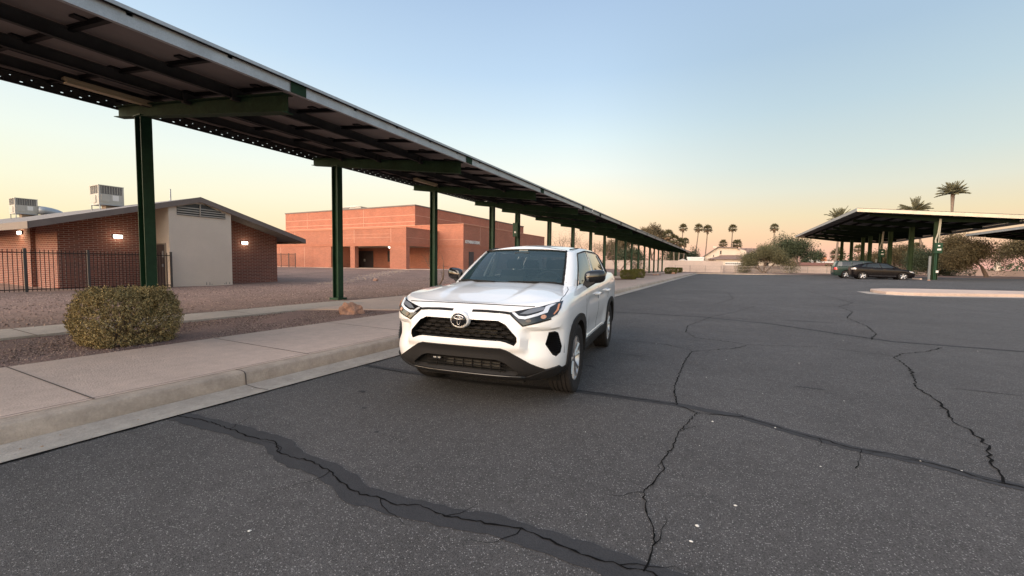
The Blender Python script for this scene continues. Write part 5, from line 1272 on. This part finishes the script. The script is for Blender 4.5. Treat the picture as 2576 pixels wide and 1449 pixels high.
# black plastic lower bumper around the intake
OUT = [(-.40,.602), (.40,.602), (.455,.585), (.66,.462), (.775,.405), (.60,.335), (-.60,.335), (-.775,.405), (-.66,.462), (-.455,.585)]
ringpatch(bv, OUT, LOW, 'front', .014, blackpl, 'lower_bumper', suv, skirt=.03)
lip = [(-.80,.410), (-.775,.405), (-.60,.336), (.60,.336), (.775,.405), (.80,.410), (.865,.425), (.875,.40), (.83,.335), (.66,.285), (-.66,.285), (-.83,.335), (-.875,.40), (-.865,.425)]
patch(bv, lip, 'front', .020, blackpl, 'front_lip', suv, maxe=.06)
mb = MB(); pts = []
for i in range(25):
    x = -.60+1.20*i/24; h_ = bv.ray_cast(Vector((x, -3, .325)), Vector((0, 1, 0)))[0]; pts.append((x, h_.y-.022, .325))
mb.tube(pts, .013, 6); mb.build('lip_ridge', gloss, suv, smooth=True)
# body shut lines
for pl in ([( -.66,.9705), (-.3,.978), (0,.980), (.3,.978), (.66,.9705)],):
    patch(bv, line_poly(pl, .006), 'front', .002, voidm, 'bonnet_gap', suv, skirt=.004, maxe=.1)
for sg in (1, -1):
    pl = [(sg*.10, .921), (sg*.25, .922), (sg*.40, .916), (sg*.47, .910)]
    patch(bv, line_poly(pl, .020), 'front', .003, voidm, 'grille_gap', suv, skirt=.01, maxe=.1)
    # headlamp
    HL = [(.455,.918), (.515,.865), (.590,.808), (.70,.838), (.80,.870), (.850,.903), (.866,.955), (.862,1.012), (.79,.993), (.70,.966), (.62,.952)]
    if sg < 0: HL = [(-x, z) for x, z in HL][::-1]
    hl = patch(bv, HL, 'front', .006, gloss, 'headlight', suv, skirt=.012, maxe=.04)
    def hp(pts, mt, nm, off=.011, w=None):
        q = line_poly(pts, w) if w else pts
        q = [(sg*x, z) for x, z in q]; q = q[::-1] if sg < 0 else q
        return patch(bv, q, 'front', off, mt, nm, hl, skirt=.003, maxe=.05)
    hp([(.475,.916), (.545,.868), (.60,.862), (.70,.892), (.775,.918), (.785,.960), (.822,.990), (.79,.985), (.75,.968), (.740,.930), (.70,.912), (.60,.886), (.545,.890), (.50,.920)], drl, 'light_guide')
    hp([(.55,.905), (.62,.905), (.74,.938), (.745,.960), (.70,.958), (.62,.942)], mat('lamp_inner_grey', (.16,.18,.21), .15, coat=.6), 'upper_reflector')
    hp([(.838,.985), (.850,.988), (.850,.935), (.826,.902), (.818,.906), (.838,.942)], amber, 'turn_signal')
    c = [(.748+.021*cos(a*pi/8), .884+.019*sin(a*pi/8)) for a in range(16)]; hp(c, mat('projector_lens', (.50,.27,.18), .35, coat=.5), 'projector_lens', .013)
    c = [(.63+.024*cos(a*pi/5), .848+.013*sin(a*pi/5)) for a in range(10)]; hp(c, mat('low_beam_metal', (.16,.13,.11), .3, metal=.8), 'low_beam_reflector', .012)
    hp([(.455,.914), (.585,.803), (.70,.832), (.81,.864)], voidm, 'lamp_surround', .004, .014)
    # fog vent louvres
    mb = MB()
    for i in range(11):
        z = .565+i*.017; xi = interp([(.535,.825), (.635,.768), (.75,.790)], z)+.006; xo = interp([(.545,.875), (.60,.883), (.75,.856)], z)-.006
        yv = -.74
        mb.add([(sg*xi, yv, z), (sg*xo, yv+.07, z), (sg*xo, yv+.11, z+.008), (sg*xi, yv+.04, z+.008)], [(0, 1, 2, 3)])
    mb.add([(sg*.755, -.655, .53), (sg*.90, -.56, .53), (sg*.90, -.56, .76), (sg*.755, -.655, .76)], [(0, 1, 2, 3)])
    mb.build('side_vent', grillem, suv)
    # wheel-arch cladding
    for yy_ in (0, 2.69):
        inn = []; ou = []
        for k in range(23):
            a = RD(lerp(-28, 208, k/22)); inn.append((yy_+.405*cos(a), .37+.405*sin(a)))
            r_ = .475/max(abs(cos(a))**1.0, abs(sin(a)), .80)**.45; ou.append((yy_+r_*cos(a), .37+r_*sin(a)))
        ok = [(p[1] > .26) for p in inn]
        inn2 = [(p[0], max(p[1], .29)) for p in inn]; ou2 = [(p[0], max(p[1], .29)) for p in ou]
        ringpatch(bv, ou2, inn2, 'side', .016, blackpl, 'wheel_arch_trim', suv, side=sg, skirt=.05, closed=False)
        mb = MB(); n = 24
        a0 = [RD(lerp(-25, 205, k/n)) for k in range(n+1)]
        mb.add([(sg*x_, yy_+.412*cos(a), .37+.412*sin(a)) for a in a0 for x_ in (.62, .79)], [(2*k, 2*k+1, 2*k+3, 2*k+2) for k in range(n)]); mb.build('wheel_liner', voidm, suv)
    patch(bv, [(.44,.29), (2.26,.29), (2.30,.42), (2.20,.50), (2.12,.455), (.62,.455), (.45,.47)], 'side', .018, blackpl, 'sill_cladding', suv, side=sg, maxe=.1)
    patch(bv, [(.50,.475), (2.08,.475), (2.08,.49), (.52,.495)], 'side', .008, paint, 'sill_edge', suv, side=sg, maxe=.12, skirt=.01)
    for pl in ([(.50,1.07), (.47,.95), (.49,.75), (.56,.50)], [(1.44,1.12), (1.44,.9), (1.43,.5)], [(2.34,1.16), (2.42,1.0), (2.30,.86)]):
        patch(bv, line_poly(pl, .007), 'side', .0015, voidm, 'door_gap', suv, side=sg, skirt=.004, maxe=.1)
    pl = [(-.62,1.0), (-.4,1.035), (0,1.06), (.3,1.075)]
    patch(bv, line_poly([(sg*.845,-.60), (sg*.835,-.3), (sg*.79,.05), (sg*.74,.22)], .006), 'top', .0015, voidm, 'bonnet_gap', suv, skirt=.004, maxe=.1)
    for yh in (1.30, 2.20):
        h = bv.ray_cast(Vector((3*sg, yh, .975)), Vector((-sg, 0, 0)))[0]
        mb = MB(); mb.tube([(h.x-sg*.01, yh-.11, .975), (h.x+sg*.035, yh-.08, .978), (h.x+sg*.038, yh+.05, .98), (h.x-sg*.01, yh+.09, .98)], [.014, .018, .018, .014], 8); mb.build('door_handle', paint, suv, smooth=True)
    # mirror
    mr_ = MB(); vs = []; nu, nv = 18, 10
    for i in range(nv+1):
        ph = -pi/2+pi*i/nv
        for j in range(nu):
            th = 2*pi*j/nu; e = .55
            f = lambda v, p: math.copysign(abs(v)**p, v)
            X = f(cos(th), e)*f(cos(ph), e)*.125; Z = f(sin(ph), .7)*.083; Y = f(sin(th), .8)*f(cos(ph), .8)*(.075 if sin(th) < 0 else .045)
            vs.append((sg*(.958+X), .78+Y+.10*(X/.125)*.35, 1.215+Z+.012*X/.125))
    mr_.add(vs, [(i*nu+j, i*nu+(j+1) % nu, (i+1)*nu+(j+1) % nu, (i+1)*nu+j) for i in range(nv) for j in range(nu)])
    mo = mr_.build('wing_mirror', gloss, suv, smooth=True)
    mb = MB(); mb.add([(sg*.815, .66, 1.075), (sg*.815, .84, 1.075), (sg*.87, .84, 1.20), (sg*.85, .72, 1.20), (sg*.85, .66, 1.06), (sg*.85, .84, 1.06), (sg*.99, .82, 1.15), (sg*.97, .72, 1.15)], [(0, 1, 2, 3), (4, 7, 6, 5), (0, 3, 7, 4), (1, 5, 6, 2), (3, 2, 6, 7), (0, 4, 5, 1)])
    mb.build('mirror_arm', blackpl, mo)
    wheel(suv, sg*.795, 0, .367, .245, sg, .228); wheel(suv, sg*.795, 2.69, .36, .235, sg, .225)
    # wiper
    mb = MB()
    wy = lambda x: .165+.11*(x/.7)**2
    if sg > 0: pts = [(.62, wy(.62)-.05, 1.155), (.35, wy(.35)-.01, 1.157), (0.05, wy(.05)+.02, 1.150)]
    else: pts = [(-.10, wy(.1)-.05, 1.15), (-.35, wy(.35)-.02, 1.157), (-.60, wy(.6)+.0, 1.16)]
    mb.tube(pts, .008, 5); mb.build('wiper', voidm, suv)
# emblem: dark disc, bright rim and three crossed ovals, on a white plinth
mb = MB(); mb.lathe([(.03, .100), (-.004, .093), (-.012, .085), (-.012, .001)], (0, -.952, .838), 'y', 36); mb.v = [(v[0], v[1], .838+(v[2]-.838)*.82) for v in mb.v]
eb = mb.build('emblem_plinth', paint, suv, smooth=True, sharp=30)
mb = MB(); mb.lathe([(0, .080), (-.008, .078), (-.011, .001)], (0, -.963, .838), 'y', 36); mb.v = [(v[0], v[1], .838+(v[2]-.838)*.78) for v in mb.v]; eo = mb.build('emblem', gloss, suv, smooth=True)
def oval(cx, cz, a, b, r, mt, nm, y=-.978):
    mb = MB(); pts = [(cx+a*cos(2*pi*i/32), y, cz+b*sin(2*pi*i/32)) for i in range(33)]; mb.tube(pts, r, 6, caps=False); mb.build(nm, mt, eo, smooth=True)
oval(0, .838, .079, .062, .003, chrome, 'emblem_ring', -.968); oval(0, .838, .017, .044, .003, chrome, 'emblem_oval', -.974); oval(0, .862, .046, .017, .0042, chrome, 'emblem_oval', -.974)
# greenhouse
belt = [(0,.13,1.118), (.42,.19,1.118), (.70,.33,1.112), (.795,.50,1.085), (.835,1.1,1.105), (.84,1.45,1.12), (.84,2.25,1.155), (.82,2.95,1.20), (.72,3.38,1.22), (.45,3.52,1.22), (0,3.55,1.22)]
roof = [(0,.90,1.560), (.35,.93,1.553), (.575,1.00,1.535), (.640,1.12,1.535), (.665,1.42,1.570), (.675,1.62,1.580), (.665,2.30,1.575), (.64,2.85,1.545), (.57,3.08,1.53), (.40,3.18,1.535), (0,3.22,1.54)]
win = [('windscreen', 0, 1.86, .03, .965), ('front_window', 3.14, 4.92, .07, .90), ('rear_window', 5.10, 6.55, .09, .90), ('quarter_window', 6.68, 7.25, .16, .86), ('back_window', 8.9, 10, .08, .9)]
def frame_m():
    return paint
Sp = greenhouse(suv, belt, roof, win, dict(frame=paint, roof=paint, windscreen=wglass, front_window=sglass, rear_window=sglass, quarter_window=sglass, back_window=sglass), crown=.055, bulge=.022)
def on_surf(pts, w, mt, nm, off=.004, sxs=(1, -1)):
    for sx in sxs:
        mb = MB(); vs = []
        P_ = []
        for a, b in zip(pts, pts[1:]):
            for k in range(6): P_.append((lerp(a[0], b[0], k/6), lerp(a[1], b[1], k/6)))
        P_.append(pts[-1]); Q = [Sp(*p) for p in P_]
        for i, q in enumerate(Q):
            t = (Q[min(i+1, len(Q)-1)]-Q[max(i-1, 0)]).normalized(); c = Vector((0, 1.7, q.z)); o = (q-c).normalized(); n = t.cross(o).normalized()
            for e in (-w/2, w/2): p = q+o*off+n*e; vs.append((p.x*sx, p.y, p.z))
        mb.add(vs, [(2*i, 2*i+1, 2*i+3, 2*i+2) for i in range(len(Q)-1)]); mb.build(nm, mt, suv)
on_surf([(1.87,.0), (1.87,1.0)], .05, voidm, 'windscreen_edge', .003)
on_surf([(0,.02), (1.88,.02)], .05, voidm, 'cowl_strip', .003); on_surf([(0,.965), (1.9,.965)], .028, voidm, 'windscreen_header', .003)  # dark border strips along the base and top of the windscreen
on_surf([(2.98,.02), (3.16,.92), (4.0,.93), (4.9,.93), (6.6,.93), (7.35,.90)], .022, voidm, 'window_seal')
on_surf([(2.98,.03), (4.0,.03), (5.5,.04), (7.0,.08), (7.4,.3), (7.3,.88)], .022, voidm, 'window_seal')
on_surf([(5.01,.05), (5.01,.92)], .075, gloss, 'door_pillar_trim'); on_surf([(6.62,.10), (6.60,.90)], .05, gloss, 'door_pillar_trim')
# roof side mouldings and fin antenna
for sg in (1, -1):
    mb = MB(); mb.tube([(sg*.575, 1.06, 1.555), (sg*.60, 1.35, 1.583), (sg*.61, 2.0, 1.592), (sg*.59, 2.9, 1.558)], .008, 6); mb.build('roof_moulding', blackpl, suv)
mb = MB(); mb.prism([(2.85, 1.58), (3.05, 1.58), (3.03, 1.66), (2.98, 1.665)], -.015, .015, 'x'); mb.build('antenna_fin', paint, suv)
# cabin
mb = MB(); mb.box((-.69, .38, 1.08), (.69, .80, 1.155)); mb.box((-.17, .5, 1.15), (.12, .56, 1.21)); mb.box((.20, .62, 1.10), (.52, .75, 1.185)); mb.box((-.80, .8, 1.08), (.80, 3.3, 1.165)); mb.build('dashboard', darki, suv)
mb = MB(); mb.tube([(.36+.185*cos(a*pi/12), .86-.06*sin(a*pi/12), 1.10+.165*sin(a*pi/12)) for a in range(25)], .014, 6, caps=False); mb.build('steering_wheel', darki, suv, smooth=True)
def seat(x, y, w):
    mb = MB(); mb.prism([(x-w/2, 1.0), (x+w/2, 1.0), (x+w/2*.8, 1.27), (x-w/2*.8, 1.27)], y, y+.12, 'y'); mb.prism([(x-.11, 1.29), (x+.11, 1.29), (x+.12, 1.37), (x+.09, 1.43), (x-.09, 1.43), (x-.12, 1.37)], y+.04, y+.13, 'y'); mb.build('seat', darki, suv)
for x in (-.36, .36): seat(x, 1.45, .46)
for x in (-.38, 0, .38): seat(x, 2.35, .40)
mb = MB(); mb.box((-.10, .80, 1.455), (.10, .82, 1.51)); mb.build('rear_view_mirror', darki, suv)
mb = MB(); mb.box((-.06, .86, 1.515), (.06, .95, 1.545)); mb.build('camera_housing', beigei, suv)
mb = MB()
for sg in (1, -1): mb.tube([(sg*.70, 1.40, 1.12), (sg*.60, 1.47, 1.53)], .04, 6); mb.tube([(sg*.68, .50, 1.16), (sg*.575, 1.0, 1.50)], .022, 6)
mb.build('inner_pillar', beigei, suv)
mb = MB(); mb.box((-.55, 1.05, 1.535), (.55, 3.0, 1.545)); mb.build('headliner', beigei, suv)
# black undertray closes off the view below the body
mb = MB(); mb.box((-.55, -.70, .24), (.55, 3.4, .30)); mb.build('undertray', voidm, suv)
# ---- parked dark cars
def simple_car(name, loc, rz, label, spec):
    r = empty(name, loc, rz, label, 'car', 'dark cars parked under the right carport')
    pm = spec['paint']; b = Body(spec['lv'], spec['ztop'], spec['lv'][-1][0], spec['Lc'], spec['Lr'], spec['yr'], lambda t, y, ax: .04*(1-t*t), nz=16, nf=16, ns=24, nr=10)
    vb = b.bvh(); bo = b.mb.build('body', [pm, voidm], r); wb_ = spec['wb']; cs = []
    for sx in (1, -1):
        for yy_ in (0, wb_):
            mb = MB(); mb.prism(circ(yy_, spec['wr'], spec['wr']+.06, 28), *((.5, 1.2) if sx > 0 else (-1.2, -.5)), 'x'); o = mb.build('cutter', [pm, voidm]); o.parent = r
            bm = bmesh.new(); bm.from_mesh(o.data); bmesh.ops.recalc_face_normals(bm, faces=bm.faces[:])
            for f in bm.faces: f.material_index = 1
            bm.to_mesh(o.data); bm.free(); cs.append(o)
    bpy.context.view_layer.update(); cut(bo, cs); bo.data.shade_smooth(); bo.data.set_sharp_from_angle(angle=RD(32))
    greenhouse(r, spec['belt'], spec['roof'], spec['win'], dict(frame=pm, roof=pm, windscreen=sglass, front_window=sglass, rear_window=sglass, quarter_window=sglass, back_window=sglass), crown=.05)
    mb = MB(); mb.box((-.7, spec['belt'][0][1]+.3, spec['belt'][3][2]-.02), (.7, spec['belt'][-1][1]-.2, spec['belt'][3][2]+.03)); mb.build('dashboard', darki, r)
    for sg in (1, -1):
        for yy_ in (0, wb_): wheel(r, sg*spec['wx'], yy_, spec['wr'], .2, sg, spec['wr']*.66, 'car')
        for pl in spec['gaps']: patch(vb, line_poly(pl, .012), 'side', .002, voidm, 'door_gap', r, side=sg, skirt=.004, maxe=.15)
        for pl in spec['strips']: patch(vb, line_poly(pl, .03), 'side', .008, chrome if spec.get('chromestrip') else blackpl, 'side_moulding', r, side=sg, skirt=.004, maxe=.15)
        for ol, mt_ in spec['lamps']: patch(vb, ol, 'side', .006, mt_, 'lamp', r, side=sg, skirt=.01, maxe=.08)
        for yh in spec['handles']:
            h = vb.ray_cast(Vector((3*sg, yh[0], yh[1])), Vector((-sg, 0, 0)))[0]; mb = MB(); mb.box((h.x-.01, yh[0]-.09, yh[1]-.015), (h.x+.03, yh[0]+.09, yh[1]+.015)); mb.build('door_handle', gloss, r)
        mb = MB(); my, mz = spec['mir']; mb.tube([(sg*.72, my+.06, mz-.04), (sg*.86, my+.03, mz), (sg*.98, my, mz+.02)], [.03, .07, .06], 8); mb.build('wing_mirror', pm, r, smooth=True)
    return r
blk = mat('black_car_paint', (.007,.006,.007), .25, spec=.15, coat=.12)
grn = mat('dark_green_car_paint', (.022,.040,.034), .25, spec=.2, coat=.25)
lampc = mat('clear_tail_lamp', (.55,.52,.50), .15, coat=1)
sed = dict(paint=blk, lv=[(.17,-.70,.74), (.25,-.85,.82), (.40,-.90,.85), (.55,-.90,.862), (.68,-.84,.862), (.76,-.74,.84), (.80,-.62,.80)],
    ztop=lambda y: interp([(-.9,.66), (-.6,.78), (-.2,.87), (.3,.95), (1,.98), (2,1.02), (2.8,1.08), (3.3,1.10), (3.6,1.06)], y), Lc=.55, Lr=.4, yr=[(.17,3.35), (.4,3.52), (.8,3.50)], wb=2.70, wr=.315, wx=.76,
    belt=[(0,-.02,.95), (.40,.03,.95), (.64,.20,.955), (.74,.45,.965), (.78,1.0,.985), (.79,1.45,1.0), (.79,2.1,1.03), (.77,2.75,1.07), (.70,3.10,1.09), (.45,3.35,1.10), (0,3.42,1.10)],
    roof=[(0,.95,1.42), (.30,.97,1.415), (.50,1.03,1.40), (.56,1.13,1.40), (.585,1.38,1.43), (.59,1.6,1.44), (.58,2.05,1.425), (.55,2.45,1.36), (.50,2.75,1.30), (.38,2.95,1.26), (0,3.05,1.25)],
    win=[('windscreen', 0, 1.88, .03, .96), ('front_window', 3.1, 4.92, .08, .90), ('rear_window', 5.06, 6.6, .08, .90), ('quarter_window', 6.7, 7.2, .15, .8), ('back_window', 8.9, 10, .08, .9)],
    gaps=[[(.55,.95), (.55,.3)], [(1.45,.98), (1.46,.3)], [(2.28,1.0), (2.2,.7), (2.1,.5)]], strips=[[(.45,.33), (2.25,.33)]], chromestrip=True, lamps=[([(3.18,.88), (3.46,.86), (3.48,.98), (3.30,1.03), (3.2,1.0)], lampc), ([(-.80,.60), (-.45,.66), (-.35,.76), (-.62,.72)], lampc)],
    handles=[(1.25,.86), (2.12,.89)], mir=(.62, 1.0))
simple_car('black_sedan', (13.45, 47.5, .395), pi/2, 'black hatchback sedan parked side on under the right carport, nearest to the camera', sed)
sv = dict(paint=grn, lv=[(.24,-.78,.80), (.34,-.90,.86), (.55,-.93,.885), (.75,-.91,.89), (.88,-.87,.88), (.95,-.80,.85)],
    ztop=lambda y: interp([(-.9,.92), (-.3,1.0), (.3,1.04), (2,1.08), (3.7,1.10)], y), Lc=.4, Lr=.25, yr=[(.24,3.78), (.5,3.86), (.95,3.82)], wb=2.85, wr=.36, wx=.76,
    belt=[(0,.12,1.05), (.45,.16,1.05), (.68,.26,1.05), (.78,.42,1.05), (.82,1.1,1.07), (.83,1.5,1.08), (.83,2.4,1.09), (.82,3.3,1.10), (.76,3.66,1.10), (.45,3.76,1.10), (0,3.78,1.10)],
    roof=[(0,.85,1.62), (.38,.88,1.615), (.58,.95,1.60), (.64,1.08,1.60), (.67,1.4,1.63), (.68,1.6,1.64), (.68,2.4,1.65), (.66,3.2,1.63), (.60,3.50,1.61), (.40,3.56,1.61), (0,3.58,1.61)],
    win=[('windscreen', 0, 1.88, .03, .96), ('front_window', 3.1, 4.92, .08, .88), ('rear_window', 5.08, 6.0, .08, .88), ('quarter_window', 6.1, 7.6, .08, .86), ('back_window', 8.7, 10, .08, .9)],
    gaps=[[(.55,1.0), (.55,.4)], [(1.45,1.05), (1.46,.4)], [(2.35,1.05), (2.3,.7)]], strips=[[(.45,.62), (2.35,.62)], [(3.3,.60), (3.84,.60)]], lamps=[([(3.56,.80), (3.83,.80), (3.83,1.02), (3.62,1.02)], redl)], handles=[(1.25,.95), (2.15,.97)], mir=(.6, 1.12))
simple_car('green_wagon', (13.1, 50.7, .41), pi/2, 'dark green wagon with a red tail lamp parked behind the black hatchback', sv)
# concrete wheel stop and a stone by the big post
mb = MB(); mb.prism([(-.9, 0), (.9, 0), (.85, .13), (-.85, .13)], -.08, .08, 'y'); o = mb.build('wheel_stop', conc); o.location = (15.5, 50.5, .40); o.rotation_euler = (0, 0, pi/2); tag(o, 'concrete wheel stop in front of the dark green wagon', 'wheel stop')
rock((15.15, 46.9, .41), .16, .12, .09, 'small pale stone on the asphalt in front of the black hatchback', 8, 'landscape rocks')
